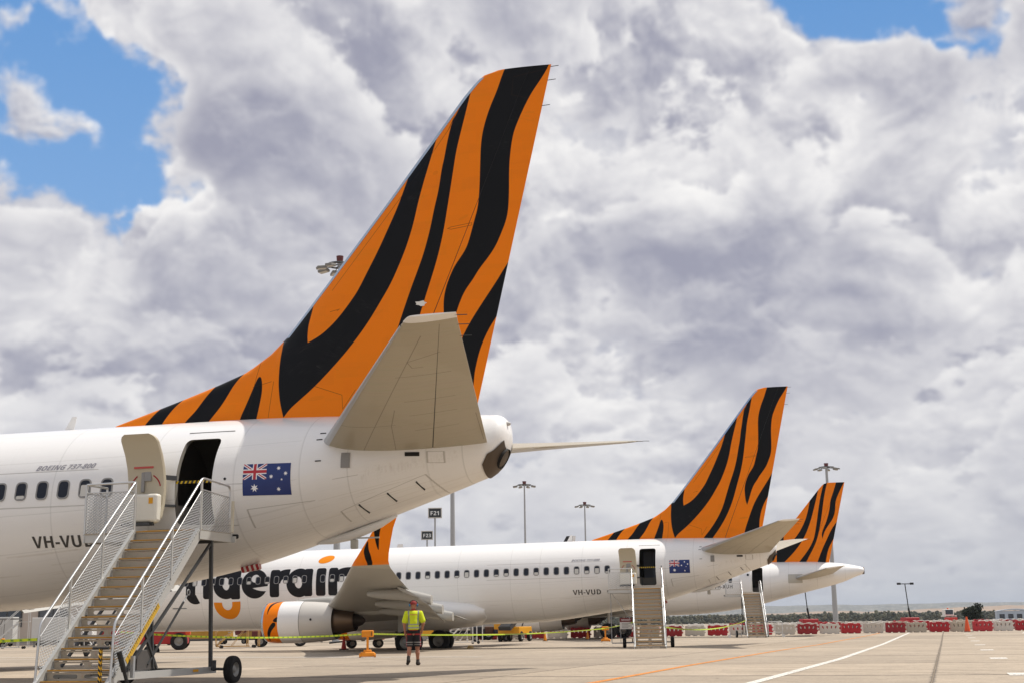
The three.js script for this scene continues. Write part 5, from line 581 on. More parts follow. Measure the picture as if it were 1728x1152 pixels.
// ---------------------------------------------------------------- the ramp worker, walking away
function blob(bones, k, c, H, res, extra) { // smooth union of tapered capsules meshed on a grid
  const mc = new MarchingCubes(res, new THREE.MeshBasicMaterial(), false, false, 90000), half = res / 2, p = V(0, 0, 0);
  const B = bones.map(([a, b, r0, r1, sx = 1]) => ({ a, d: b.clone().sub(a), L: Math.max(1e-9, b.clone().sub(a).lengthSq()), r0, r1, sx }));
  for (let z = 0; z < res; z++) for (let y = 0; y < res; y++) for (let x = 0; x < res; x++) {
    p.set((x - half) / half * H + c.x, (y - half) / half * H + c.y, (z - half) / half * H + c.z); let d = 9;
    for (const q of B) { const ax = p.x - q.a.x, ay = p.y - q.a.y, az = (p.z - q.a.z) * q.sx, t = clamp((ax * q.d.x + ay * q.d.y + az * q.d.z) / q.L, 0, 1), e = Math.hypot(ax - q.d.x * t, ay - q.d.y * t, az - q.d.z * t) - lerp(q.r0, q.r1, t); const h = clamp(0.5 + 0.5 * (d - e) / k, 0, 1); d = lerp(d, e, h) - k * h * (1 - h); }
    if (extra) d = extra(p, d);
    mc.field[x + y * res + z * res * res] = -d / H;
  }
  mc.isolation = 0; mc.update(); const n = mc.count, g = new THREE.BufferGeometry(), P = mc.positionArray.slice(0, n * 3), N = mc.normalArray.slice(0, n * 3);
  for (let i = 0; i < n; i++) { P[i * 3] = P[i * 3] * H + c.x; P[i * 3 + 1] = P[i * 3 + 1] * H + c.y; P[i * 3 + 2] = P[i * 3 + 2] * H + c.z; }
  g.setAttribute('position', new THREE.BufferAttribute(P, 3)); g.setAttribute('normal', new THREE.BufferAttribute(N, 3)); return g;
}
function tint(g, f) { const p = g.attributes.position, c = new Float32Array(p.count * 3), col = new THREE.Color(); for (let i = 0; i < p.count; i++) { col.set(f(p.getX(i), p.getY(i), p.getZ(i))); c.set([col.r, col.g, col.b], i * 3); } g.setAttribute('color', new THREE.BufferAttribute(c, 3)); return g; }
{ // x to the right, z towards the camera (his back)
  const gx = -2.8, gz = -37.9, t = thing('person', 'worker in yellow high-visibility shirt and dark shorts walking away', 'person', [gx, groundY(gx, gz), gz], 0.05); t.scale.setScalar(0.945);
  const hipL = V(-0.095, 0.93, 0), hipR = V(0.095, 0.93, 0), kneeL = V(-0.12, 0.5, 0.02), kneeR = V(0.11, 0.5, -0.07), ankL = V(-0.14, 0.15, 0.19), ankR = V(0.12, 0.09, -0.08);
  const shL = V(-0.19, 1.47, 0), shR = V(0.19, 1.47, 0), elL = V(-0.265, 1.17, 0.03), elR = V(0.28, 1.18, 0.02), wrL = V(-0.245, 0.93, -0.05), wrR = V(0.235, 0.96, -0.12);
  const skin = mat(0xa8735a, 0.6), skeleton = [[V(0, 0.95, 0), V(0, 1.2, 0.01), 0.13, 0.13], [V(0, 1.2, 0.01), V(0, 1.42, 0.0), 0.135, 0.13], [V(-0.12, 1.44, 0), V(0.12, 1.44, 0), 0.085, 0.085], [V(0, 1.48, 0), V(0, 1.62, -0.01), 0.06, 0.055], [V(0, 1.68, -0.015), V(0, 1.73, -0.01), 0.075, 0.09], [shL, elL, 0.056, 0.044], [elL, wrL, 0.043, 0.03], [shR, elR, 0.056, 0.044], [elR, wrR, 0.043, 0.03], [hipL, kneeL, 0.09, 0.06], [hipR, kneeR, 0.09, 0.06], [kneeL, V(-0.127, 0.37, 0.1), 0.055, 0.058], [V(-0.127, 0.37, 0.1), ankL, 0.058, 0.038], [kneeR, V(0.114, 0.35, -0.045), 0.055, 0.058], [V(0.114, 0.35, -0.045), ankR, 0.058, 0.038], [V(0, 1.66, -0.09), V(0, 1.665, -0.115), 0.02, 0.014], [V(-0.085, 1.69, 0), V(-0.092, 1.71, 0), 0.014, 0.016], [V(0.085, 1.69, 0), V(0.092, 1.71, 0), 0.014, 0.016]];
  const body = blob(skeleton, 0.03, V(0, 0.92, 0), 0.96, 112);
  const hand = (w, el, s) => { const d = w.clone().sub(el).normalize(), fw = V(0, 0, -1), side = V(s, 0, 0), palm = w.clone().addScaledVector(d, 0.06), B = [[w.clone().addScaledVector(d, -0.03), w, 0.03, 0.028], [w, palm, 0.026, 0.032]]; for (let i = 0; i < 4; i++) { const o = palm.clone().addScaledVector(fw, (i - 1.5) * 0.02).addScaledVector(d, 0.02), l = [0.036, 0.041, 0.038, 0.03][i], a = o.clone().addScaledVector(d, l).addScaledVector(side, -s * 0.006 * s), b = a.clone().addScaledVector(d, l * 0.8).addScaledVector(side, -0.018); B.push([o, a, 0.0095, 0.009], [a, b, 0.009, 0.0078]); } const th = w.clone().addScaledVector(d, 0.025).addScaledVector(fw, 0.03), t1 = th.clone().addScaledVector(d, 0.03).addScaledVector(fw, 0.018), t2 = t1.clone().addScaledVector(d, 0.028).addScaledVector(side, -0.006); B.push([th, t1, 0.011, 0.01], [t1, t2, 0.01, 0.0085]); return blob(B, 0.008, palm.clone().addScaledVector(d, 0.02), 0.125, 72); };
  part('body', mergeGeometries([body, hand(wrL, elL, -1), hand(wrR, elR, 1)]), skin, t);
  const hem = (g, y0, y1) => g;
  const shirt = blob([[V(0, 1.02, 0), V(0, 1.2, 0.01), 0.158, 0.15], [V(0, 1.2, 0.01), V(0, 1.42, 0), 0.152, 0.148], [V(-0.13, 1.445, 0), V(0.13, 1.445, 0), 0.1, 0.1], [shL, V(-0.25, 1.25, 0.02), 0.08, 0.085], [shR, V(0.258, 1.26, 0.015), 0.08, 0.085], [V(0, 1.5, 0), V(0, 1.55, 0), 0.075, 0.068]], 0.035, V(0, 1.25, 0), 0.5, 88, (p, d) => Math.max(d, 0.98 - p.y));
  part('shirt', tint(shirt, (x, y, z) => { const ax = Math.abs(x); if (y < 1.005) return '#a03322'; if (ax < 0.165 && ((y > 1.045 && y < 1.085) || (y > 1.13 && y < 1.165))) return '#9aa19a'; if (y > 1.15 && Math.abs(ax - (0.125 + (y - 1.16) * 0.05)) < 0.02) return '#8e978f'; if (y > 1.535) return '#8d2a24'; if (y > 1.42 && y < 1.432 && ax < 0.1 && z > 0) return '#c98a4a'; return '#c8d81e'; }), mat(0xffffff, 0.85, 0, { vertexColors: true }), t);
  const legs = [[V(0, 0.98, 0), V(0, 1.03, 0), 0.145, 0.14], [V(-0.09, 0.94, 0), V(-0.118, 0.56, -0.005), 0.108, 0.1], [V(0.09, 0.94, 0), V(0.118, 0.56, -0.02), 0.108, 0.1]];
  part('shorts', tint(blob(legs, 0.03, V(0, 0.76, 0), 0.36, 72, (p, d) => Math.max(d, 0.53 - p.y)), (x, y, z) => { const ax = Math.abs(x); if (y > 1.04) return '#8a2420'; if ((y > 0.57 && y < 0.6) || (y > 0.635 && y < 0.66)) return '#8b8b88'; if (ax > 0.185) return '#7c1f2b'; if (y > 0.86 && y < 0.89 && ax > 0.05) return '#a12a26'; return '#15171b'; }), mat(0xffffff, 0.85, 0, { vertexColors: true }), t);
  const shoe = (a, s, heel) => { const toe = a.clone().add(V(s * 0.03, -0.02, -0.19)), hl = a.clone().add(V(0, 0.0, 0.04)); if (heel) { toe.y = 0.055; hl.y = 0.13; } else { toe.y = 0.045; hl.y = 0.055; } return blob([[hl, toe, 0.05, 0.045], [hl.clone().add(V(0, 0.0, 0)), a.clone().add(V(0, 0.09, 0)), 0.052, 0.047]], 0.03, a.clone().add(V(0, 0, -0.06)), 0.22, 56, (p, d) => Math.max(d, (heel ? 0.012 : 0.004) - p.y)); };
  for (const [a, s, hl] of [[ankL, -1, 1], [ankR, 1, 0]]) part('boot', shoe(a, s, hl), mat(0x2b2622, 0.8), t);
  part('cap', [place(new THREE.SphereGeometry(0.106, 20, 12, 0, 2 * PI, 0, PI * 0.52), 0, 1.722, -0.012), place(new THREE.CylinderGeometry(0.1, 0.1, 0.012, 18, 1, false, PI * 0.62, PI * 0.76), 0, 1.725, -0.09, 0.15)], mat(0x7e211f, 0.8), t);
  part('ear_defenders', [cyl(0.042, 0.042, 0.045, 16, -0.112, 1.695, 0, 0, 0, PI / 2), cyl(0.042, 0.042, 0.045, 16, 0.112, 1.695, 0, 0, 0, PI / 2)], mat(0x2d6f9c, 0.5), t);
  part('ear_defender_band', place(new THREE.TorusGeometry(0.122, 0.009, 6, 24, PI), 0, 1.715, 0), M.black, t);
}
// ---------------------------------------------------------------- things on the apron
// tape posts and tape
function tapePost(x, z, label) {
  const t = thing('tape_post', label, 'post', [x, groundY(x, z), z], 0.1, 'yellow tape posts');
  part('base', [rbox(0.62, 0.2, 0.34, 0.07, 0, 0.13, 0), cyl(0.085, 0.085, 0.08, 14, -0.31, 0.09, 0.1, 0, 0, PI / 2), cyl(0.085, 0.085, 0.08, 14, 0.31, 0.09, 0.1, 0, 0, PI / 2)], M.amber, t);
  part('foot_bracket', [rbox(0.34, 0.12, 0.2, 0.04, 0, 0.26, 0)], M.amber, t); part('stem', [box(0.1, 0.66, 0.08, 0, 0.58, 0)], M.amber, t); part('reel_head', [rbox(0.52, 0.28, 0.22, 0.05, 0.0, 0.98, 0)], M.amber, t); part('reel_slot', [box(0.03, 0.17, 0.02, 0.16, 0.98, 0.108)], M.darkGrey, t); t.scale.setScalar(0.86); return t;
}
tapePost(-5.4, -50.55, 'yellow tape post standing alone left of the worker'); tapePost(5.73, -90, 'yellow tape post seen just left of the middle boarding stairs');
const tapeTex = canvasTex(512, 16, (x, w, h) => { x.fillStyle = '#c6d92a'; x.fillRect(0, 0, w, h); x.fillStyle = '#9cc03a'; for (let i = 0; i < 13; i++) { x.fillRect(i * 40, 0, 16, h); } x.fillStyle = '#5f7f34'; for (let i = 0; i < 13; i++) { x.fillRect(i * 40 + 4, 4, 8, 7); } }); tapeTex.wrapS = THREE.RepeatWrapping;
const tapeMat = new THREE.MeshStandardMaterial({ map: tapeTex, roughness: 0.5, side: THREE.DoubleSide });
function tape(a, b, sag, label, w = 0.06) {
  const N = 26, pos = [], uv = [], idx = [], L = a.distanceTo(b), d = b.clone().sub(a).normalize(), side = V(-d.z, 0, d.x);
  for (let i = 0; i <= N; i++) { const k = i / N, p = a.clone().lerp(b, k); p.y -= sag * 4 * k * (1 - k); const tw = 0.35 * Math.sin(k * 9 + a.x), u = V(0, Math.cos(tw), 0).addScaledVector(side, Math.sin(tw)).multiplyScalar(w / 2); for (const s of [-1, 1]) { pos.push(p.x + s * u.x, p.y + s * u.y, p.z + s * u.z); uv.push(k * L / 2.2, s < 0 ? 0 : 1); } if (i) { const q = i * 2; idx.push(q - 2, q - 1, q + 1, q - 2, q + 1, q); } }
  const g = new THREE.BufferGeometry(); g.setAttribute('position', new THREE.Float32BufferAttribute(pos, 3)); g.setAttribute('uv', new THREE.Float32BufferAttribute(uv, 2)); g.setIndex(idx); g.computeVertexNormals();
  return tag(part('barrier_tape', g, tapeMat, scene), label, 'tape', 'barrier tapes');
}
{ const loc = (s, l, y) => V(-6.03 + s * Math.cos(yawA) - l * Math.sin(yawA), 0.155 + y, -29.287 + s * Math.sin(yawA) + l * Math.cos(yawA));
  const fL = loc(-0.38, 6.1, 0.88), P1 = V(-5.4, groundY(-5.4, -50.55) + 0.84, -50.55), P2 = V(5.73, 0.84, -90);
  tape(fL, fL.clone().add(V(-8.5, 0.05, -2.5)), 0.08, 'yellow-green tape tied to the nearest stairs, leaving the picture leftwards', 0.05);
  tape(V(-13.4, 1.12, -47), P1, 0.16, 'yellow-green tape from behind the nearest stairs to the lone post'); tape(P1, P2, 0.18, 'yellow-green tape passing behind the worker between the two posts');
  tape(P2, V(5.3, 1.2, -62.4), 0.02, 'short yellow-green tape from the post up to the middle stairs'); tape(V(6.6, 0.95, -62), V(15.0, 1.2, -91), 0.3, 'yellow-green tape from the middle stairs to the farthest stairs'); }
// cones
function cone(x, z, h, label, m = M.brightRed) { const t = thing('traffic_cone', label, 'cone', [x, groundY(x, z), z], 0, 'traffic cones'); part('cone_body', lathe([[0.001, h], [h * 0.05, h], [h * 0.2, 0.04], [h * 0.2, 0.03]], 18), m, t); part('cone_base', rbox(h * 0.62, 0.04, h * 0.62, 0.01, 0, 0.02, 0), M.darkGrey, t); return t; }
cone(-9.1, -73.5, 0.72, 'red traffic cone below the exhaust of the engine'); cone(2.0, -98, 0.62, 'small amber cone left of the red barrier under the middle jet', M.amber); cone(5.3, -104, 0.62, 'small amber cone right of the red barrier under the middle jet', M.amber); cone(37.6, -116.3, 1.25, 'tall slim orange marker leaning on the white barrier', M.orange);
// water-filled barriers: moulded blocks with lifting holes, fork slots and interlocking lugs
{
  const s = new THREE.Shape(); s.moveTo(-0.95, 0.06); s.lineTo(-0.62, 0); s.lineTo(-0.5, 0); s.lineTo(-0.46, 0.08); s.lineTo(-0.24, 0.08); s.lineTo(-0.2, 0); s.lineTo(0.2, 0); s.lineTo(0.24, 0.08); s.lineTo(0.46, 0.08); s.lineTo(0.5, 0); s.lineTo(0.9, 0); s.lineTo(0.95, 0.06);
  for (const [y0, y1] of [[0.26, 0.4], [0.64, 0.78]]) { s.lineTo(0.95, y0); s.lineTo(1.06, y0 + 0.02); s.lineTo(1.06, y1 - 0.02); s.lineTo(0.95, y1); } s.lineTo(0.93, 0.96); s.lineTo(0.72, 1.0); s.lineTo(0.66, 0.93); s.lineTo(0.3, 0.93); s.lineTo(0.22, 1.0); s.lineTo(-0.22, 1.0); s.lineTo(-0.3, 0.93); s.lineTo(-0.66, 0.93); s.lineTo(-0.72, 1.0); s.lineTo(-0.93, 0.96); s.closePath();
  for (const [cx, lean] of [[-0.62, -0.45], [-0.21, -0.15], [0.21, 0.15], [0.62, 0.45]]) { const p = new THREE.Path(); for (let i = 0; i <= 12; i++) { const a = i / 12 * 2 * PI, rx = 0.09 * (1 + 0.35 * Math.sin(a)), q = [rx * Math.cos(a), 0.17 * Math.sin(a)], x = cx + q[0] * Math.cos(lean) + q[1] * Math.sin(lean), y = 0.62 - q[0] * Math.sin(lean) + q[1] * Math.cos(lean); i ? p.lineTo(x, y) : p.moveTo(x, y); } s.holes.push(p); }
  const g = new THREE.ExtrudeGeometry(s, { depth: 0.34, bevelEnabled: true, bevelSize: 0.02, bevelThickness: 0.04, bevelSegments: 2 }); g.translate(0, 0.02, -0.17);
  const lid = place(lathe([[0.001, 0.06], [0.07, 0.06], [0.08, 0]], 10), 0, 1.0, 0);
  const reds = [mat(0xa3141f, 0.6), mat(0x9a1a22, 0.6), mat(0xad2026, 0.6), mat(0xb4343a, 0.7), mat(0x8e1720, 0.6)], whites = [mat(0xcac6bd, 0.65), mat(0xd2cec6, 0.65), mat(0xbdb8ae, 0.7), mat(0xd9d6cf, 0.6), mat(0xb0a898, 0.75)];
  const proto = {}; const make = (red, k) => { const key = red + ':' + k; if (!proto[key]) { const t = new THREE.Group(); part('barrier_block', g, (red ? reds : whites)[k], t); part('filler_cap', lid, (red ? reds : whites)[k], t); proto[key] = t; } return proto[key].clone(); };
  const row = (n, x0, dx, zf, tail, off, off2 = 1) => { for (let i = 0; i < n; i++) { const red = off2 < 0.88 ? (i + off) % 2 === 0 : (i + off) % 4 === 0, x = x0 + i * dx, z = zf(x) + (rnd() - 0.5) * 0.35, t = make(red, Math.floor(rnd() * 5)); t.name = numbered('water_barrier'); const ord = nth(n - 1 - i); t.scale.setScalar(off2); t.position.set(x, 0, z); t.rotation.y = -0.11 + (rnd() - 0.5) * 0.2; scene.add(t); tag(t, off2 < 0.88 ? (i === n - 1 ? `${red ? 'red' : 'white'} plastic barrier cut by the right edge of the picture, front row` : `${red ? 'red' : 'white'} plastic barrier in the front row, ${ord} from the right edge`) : `${red ? 'red' : 'white'} water-filled plastic barrier ${tail}`, 'barrier', `${red ? 'red' : 'white'} barriers, ${tail}`); } };
  function nth(k) { const w = ['first', 'second', 'third', 'fourth', 'fifth', 'sixth', 'seventh', 'eighth', 'ninth', 'tenth', 'eleventh', 'twelfth', 'thirteenth', 'fourteenth', 'fifteenth', 'sixteenth', 'seventeenth', 'eighteenth', 'nineteenth', 'twentieth'], tens = ['', '', 'twenty', 'thirty']; return k < 20 ? w[k] : tens[Math.floor((k + 1) / 10)] + ((k + 1) % 10 ? '-' + w[k % 10] : 'th').replace('yth', 'ieth'); }
  row(28, -8.2, 1.93, (x) => -(117 + (x - 15) * 0.12), 'in the front row across the apron', 1, 0.84);
  row(24, 4, 2.3, (x) => -(138 + (x - 15) * 0.1), 'in the second row, seen over the front one', 0, 0.9);
  row(20, 18, 2.4, (x) => -(158 + (x - 15) * 0.1), 'in the rearmost row of barriers', 1, 0.95);
}
// floodlight masts
function mast(x, z, h, label, r = 0.32, k = 1) {
  const t = thing('floodlight_mast', label, 'light mast', [x, 0, z], 0.4, 'tall floodlight masts');
  part('pole', [cyl(r * 0.45, r, h, 14, 0, h / 2, 0)], M.galv, t); part('flange', cyl(r * 1.7, r * 1.7, 0.12, 14, 0, 0.06, 0), M.galv, t);
  part('crown_ring', [place(new THREE.TorusGeometry(1.35 * k, 0.09, 6, 20), 0, h - 0.35, 0, PI / 2), bar(V(-1.35 * k, h - 0.35, 0), V(1.35 * k, h - 0.35, 0), 0.06), bar(V(0, h - 0.35, -1.35 * k), V(0, h - 0.35, 1.35 * k), 0.06)], M.darkSteel, t); part('winch_cap', cyl(0.42 * k, 0.34 * k, 0.6, 12, 0, h + 0.1, 0), M.maroon, t);
  for (let i = 0; i < 8; i++) { const a = i / 8 * 2 * PI, c = Math.cos(a), s = Math.sin(a), f = new THREE.Group(); f.name = 'floodlight'; f.position.set(c * (1.95 * k), h - 0.55, s * (1.95 * k)); f.rotation.y = -a; t.add(f); part('lamp_housing', [rbox(0.85, 0.22, 0.6, 0.05, 0.1, -0.12, 0, 0, 0, -0.15), bar(V(-0.6, 0.15, 0), V(0, 0, 0), 0.04, 6)], M.grey, f); part('lamp_glass', box(0.7, 0.02, 0.5, 0.1, -0.245, 0, 0, 0, -0.15), M.lightGrey, f); }
  return t;
}
mast(2.1, -284, 30, 'floodlight mast standing behind the middle of the fuselage roof'); mast(16.6, -324, 29, 'shorter-looking floodlight mast left of the middle striped tail'); mast(58.5, -255, 29.5, 'floodlight mast rising behind the farthest striped tail', 0.5); mast(-14.0, -108, 30.5, 'floodlight mast mostly hidden behind the nearest striped tail', 0.3, 0.72); mast(-6.8, -150, 29, 'thick pale mast under the nearest tail, its top hidden', 0.33);
// bay number signs
function baySign(x, z, y, text, w, h, label) {
  const t = thing('bay_sign', label, 'sign', [x, 0, z], 0, 'bay number signs'); const tex = canvasTex(256, 192, (c, W, H) => { c.fillStyle = '#20262a'; c.fillRect(0, 0, W, H); c.fillStyle = '#dfe3e4'; c.font = 'bold 128px sans-serif'; c.textAlign = 'center'; c.textBaseline = 'middle'; c.fillText(text, W / 2, H / 2 + 6, W - 44); });
  part('sign_frame', [rbox(w + 0.16, h + 0.16, 0.16, 0.03, 0, y, 0)], M.lightGrey, t); part('sign_face', quadGeo([V(-w / 2, y - h / 2, 0.084), V(w / 2, y - h / 2, 0.084), V(w / 2, y + h / 2, 0.084), V(-w / 2, y + h / 2, 0.084)]), new THREE.MeshStandardMaterial({ map: tex, roughness: 0.5 }), t); part('sign_post', cyl(0.07, 0.08, y, 10, 0, y / 2, 0), M.galv, t);
}
baySign(-6.4, -110, 10.05, 'F21', 0.95, 0.68, 'higher black bay sign reading F21 on a pole'); baySign(-8.0, -125, 9.25, 'F23', 0.92, 0.66, 'lower black bay sign reading F23 on a pole');
// other aircraft far behind, seen only as tail tops over the middle jet
function farTail(x, z, y, m1, m2, label, sc) { const t = thing('distant_airliner', label, 'aircraft', [x, 0, z], -0.25, 'aircraft far behind'); const r = (k0, k1) => [0, 0.5, 1].map((k) => foil(V(lerp(-1.6, 0.6, k) * sc, y - 2.6 + 3.2 * k, 0), V(lerp(1.6, 1.9, k) * sc, y - 2.6 + 3.2 * k, 0), 0.12, V(0, 0, 1), k0, k1, 6)); part('fin', loft(r(0, 0.72)), m1, t); part('rudder', loft(r(0.725, 1)), m2, t); const b = place(lathe([[0.02, -12], [0.9, -11], [1.7, -8], [1.85, -4], [1.85, 8], [1.0, 14], [0.2, 17]], 20), -6, y - 4.3, 0, 0, 0, PI / 2); part('fuselage', b, M2.whitePaint, t); for (const o of [-2.5, 2.5]) part('gear_leg', [bar(V(-8, 0, o), V(-8, y - 5.6, o * 0.6), 0.2, 8), cyl(0.55, 0.55, 0.5, 14, -8, 0.55, o, PI / 2)], M.darkGrey, t); }
farTail(5.6, -163, 10.75, M.black, M2.whitePaint, 'black tail top of a distant jet peeking over the middle fuselage', 0.85); farTail(-15.5, -178, 11.0, M2.whitePaint, M2.whitePaint, 'small white tail tip of a distant jet beside the orange winglet', 0.55);
// mobile lighting towers, loader, sheds and a tree beyond the barriers
function lightTower(x, z, h, label) { const t = thing('lighting_tower', label, 'lighting tower', [x, 0, z], 0.2, 'mobile lighting towers'); part('trailer', [rbox(1.9, 0.9, 1.3, 0.1, 0, 0.85, 0), box(2.8, 0.12, 0.12, -0.8, 0.45, 0)], M.red, t); part('mast_tube', [bar(V(0.1, 1.2, 0), V(-0.1, h * 0.45, 0), 0.12, 8), bar(V(-0.1, h * 0.45, 0), V(-0.34, h, 0), 0.06, 8)], M.black, t); part('lamp_bar', [box(1.7, 0.1, 0.1, -0.34, h, 0)], M.black, t); for (const o of [-0.85, 0.85]) part('lamp_head', rbox(0.42, 0.26, 0.26, 0.04, -0.34 + o, h + 0.02, 0.1), M.black, t); for (const o of [-0.7, 0.7]) wheel(0.36, 0.2, t, 0, 0.36, o); }
lightTower(47.5, -168, 5.3, 'black mobile lighting tower with lamp bar beyond the barriers'); lightTower(33.6, -160, 5.6, 'black mobile lighting tower under the farthest tail cone');
{ const t = thing('skid_loader', 'small red and white loader parked beyond the barriers', 'loader', [69.5, 0, -224], 0, null); part('cab', [rbox(1.5, 1.1, 1.4, 0.08, 0, 2.0, 0)], M.white, t); part('windscreen', [box(1.2, 0.72, 0.04, 0, 2.1, 0.71)], M.glass, t); part('roof_light', [cyl(0.12, 0.14, 0.2, 10, 0, 2.65, 0)], M.orange, t); part('bucket', [rbox(1.9, 0.8, 0.7, 0.06, 0, 0.85, 1.3)], M.brightRed, t); part('lift_arm', [box(0.16, 0.2, 2.2, -0.85, 1.5, 0.3), box(0.16, 0.2, 2.2, 0.85, 1.5, 0.3)], M.white, t); for (const x of [-0.8, 0.8]) for (const z of [-0.6, 0.6]) { const w = wheel(0.42, 0.3, t, x, 0.42, z); w.rotation.y = PI / 2; } }
function shed(x, z, w, h, d, m, roofM, label) { const t = thing('site_shed', label, 'shed', [x, 0, z], -0.25, 'sheds beyond the barriers'); part('wall', [box(w, h, d, 0, h / 2, 0)], m, t); const n = 9; part('roof', [loft([-d / 2 - 0.15, d / 2 + 0.15].map((zz) => { const r = []; for (let i = 0; i <= n; i++) r.push(V(lerp(-w / 2 - 0.15, w / 2 + 0.15, i / n), h + 0.42 * Math.sin(PI * i / n), zz)); for (let i = n; i >= 0; i--) r.push(V(lerp(-w / 2 - 0.15, w / 2 + 0.15, i / n), h - 0.05 + 0.36 * Math.sin(PI * i / n), zz)); return r; }))], roofM, t); for (let i = 0; i < 4; i++) { const wn = new THREE.Group(); wn.name = 'window'; wn.position.set(lerp(-w * 0.36, w * 0.36, i / 3), h * 0.58, d / 2); t.add(wn); part('window_frame', box(w * 0.14, h * 0.34, 0.08, 0, 0, 0.0), M.darkGrey, wn); part('pane', box(w * 0.11, h * 0.26, 0.03, 0, 0, 0.045), M.glass, wn); } part('door_leaf', box(0.9, 2, 0.06, w * 0.46, 1.0, d / 2 + 0.03), M.lightGrey, t); return t; }
shed(93, -260, 6.4, 2.3, 4, mat(0xa9b6c4, 0.6), mat(0xd6e2ee, 0.3, 0.3), 'white shed with bright curved roof right of the dark tree'); shed(103.5, -262, 6.6, 2.4, 4, mat(0x9eb0c2, 0.6), mat(0xa7b6c2, 0.4, 0.2), 'pale blue shed at the right edge beyond the barriers');
// left background: terminal pier, steps and ground equipment under the fuselages
{
  const t = thing('terminal_pier', 'pale terminal pier behind the parked jets at far left', 'building', [-62, 0, -131], 0.22);
  part('wall', [box(50, 6.5, 10, 0, 3.25, 0)], mat(0xb4aaa0, 0.8), t); part('parapet', box(50.4, 0.5, 10.4, 0, 6.75, 0), M.lightGrey, t);
  for (let i = 0; i < 12; i++) { const w = new THREE.Group(); w.name = 'window'; w.position.set(-23 + i * 4.1, 2.6, 5.0); t.add(w); part('window_frame', box(2.7, 1.9, 0.12, 0, 0, 0.02), M.darkSteel, w); for (const o of [-0.63, 0.63]) part('pane', box(1.14, 1.66, 0.04, o, 0, 0.09), M.glass, w); }
  for (let i = 0; i < 5; i++) part('roller_door', box(2.6, 1.4, 0.1, -20 + i * 10, 0.7, 5.06), M.grey, t); part('pier_column', [-24, -12, 0, 12, 24].map((x) => box(0.5, 6.4, 0.5, x, 3.2, 5.3)), M.maroon, t);
}
function steps(x, z, turn, label, m = M.alu) { const t = thing('maintenance_steps', label, 'steps', [x, groundY(x, z), z], turn, 'wheeled maintenance steps'); const n = 8; for (const o of [-0.4, 0.4]) { part('side_rail', [beam(V(-1.2, 0.15, o), V(0.7, 1.9, o), 0.04, 0.08), beam(V(0.7, 0.1, o), V(0.7, 1.9, o), 0.05, 0.05), beam(V(-1.2, 0.12, o), V(0.8, 0.12, o), 0.05, 0.06), beam(V(-0.3, 0.1, o), V(0.7, 1.4, o), 0.03, 0.03)], m, t); part('handrail', bentTube([V(-1.2, 0.15, o), V(-1.25, 0.95, o), V(0.65, 2.75, o), V(1.4, 2.75, o), V(1.4, 1.9, o)], 0.025, 0.1, 6), m, t); part('platform_leg', beam(V(1.4, 0.1, o), V(1.4, 1.9, o), 0.05, 0.05), m, t); for (const xx of [-0.9, 1.1]) part('castor', [cyl(0.1, 0.1, 0.06, 12, xx, 0.1, o, PI / 2)], M.black, t); } for (let i = 0; i < n; i++) part('step', box(0.24, 0.03, 0.8, lerp(-1.1, 0.65, i / (n - 1)), lerp(0.28, 1.88, i / (n - 1)), 0), M.aluDull, t); part('deck', box(0.8, 0.04, 0.84, 1.05, 1.9, 0), M.aluDull, t); return t; }
steps(-36.5, -100, 0.2, 'grey wheeled steps left of the nearest stairs'); steps(-3.6, -89, 0.5, 'white folding steps between the main wheels of the middle jet', mat(0xd9d7d2, 0.5)); steps(-17.4, -86.5, 0.3, 'silver and yellow wheeled steps left of the orange engine cowl', mat(0xc8a368, 0.5, 0.3)); steps(-30, -95, 2.6, 'white wheeled steps glimpsed through the nearest stairs', mat(0xd9d7d2, 0.5));
{ const t = thing('tow_bar_frame', 'low grey tow frame with orange clamp left of the nearest stairs', 'tow bar', [-37.5, 0, -104], 0.05); part('frame_rail', [beam(V(-2.6, 0.45, 0), V(2.8, 0.45, 0), 0.14, 0.16), beam(V(-2.6, 0.1, 0), V(-2.6, 0.5, 0), 0.16, 0.16), beam(V(1.5, 0.05, 0), V(1.5, 0.5, 0), 0.14, 0.14), beam(V(-1.5, 0.5, 0), V(-0.9, 2.2, 0), 0.08, 0.08), beam(V(-0.8, 0.5, 0), V(-0.75, 2.2, 0), 0.06, 0.06), beam(V(-1.8, 2.15, 0), V(0.5, 2.15, 0), 0.1, 0.1), beam(V(-0.7, 1.0, 0), V(0.4, 2.1, 0), 0.06, 0.06)], M.grey, t); part('clamp', [rbox(0.5, 0.5, 0.4, 0.08, -0.95, 0.5, 0)], M.amber, t); part('draw_bar', beam(V(-3.9, 1.6, 0.2), V(-1.9, 0.55, 0.2), 0.12, 0.16), M.orange, t); for (const o of [-0.2, 0.2]) wheel(0.24, 0.14, t, -0.95 + o, 0.24, 0.2); }
{ const t = thing('tow_tractor', 'red and dark tow tractor below the nose of the middle jet', 'tractor', [-21.3, 0, -83], 0.15); part('chassis', [rbox(4.2, 0.8, 1.9, 0.08, -0.4, 0.75, 0), rbox(1.3, 0.5, 1.7, 0.06, -1.6, 1.3, 0)], M.red, t); part('engine_cover', rbox(0.5, 1.1, 1.5, 0.06, 1.35, 1.35, 0.1), M.darkGrey, t); part('rear_panel', rbox(0.28, 1.1, 0.5, 0.04, 1.75, 1.42, 0.72), M.orange, t); part('seat', rbox(0.5, 0.6, 0.9, 0.06, 0.3, 1.35, 0), M.black, t); part('windscreen', box(0.05, 0.7, 1.4, -0.6, 1.6, 0), M.glass, t); for (const x of [-1.7, 1.25]) for (const z of [-0.9, 0.9]) wheel(0.5, 0.36, t, x, 0.5, z); }
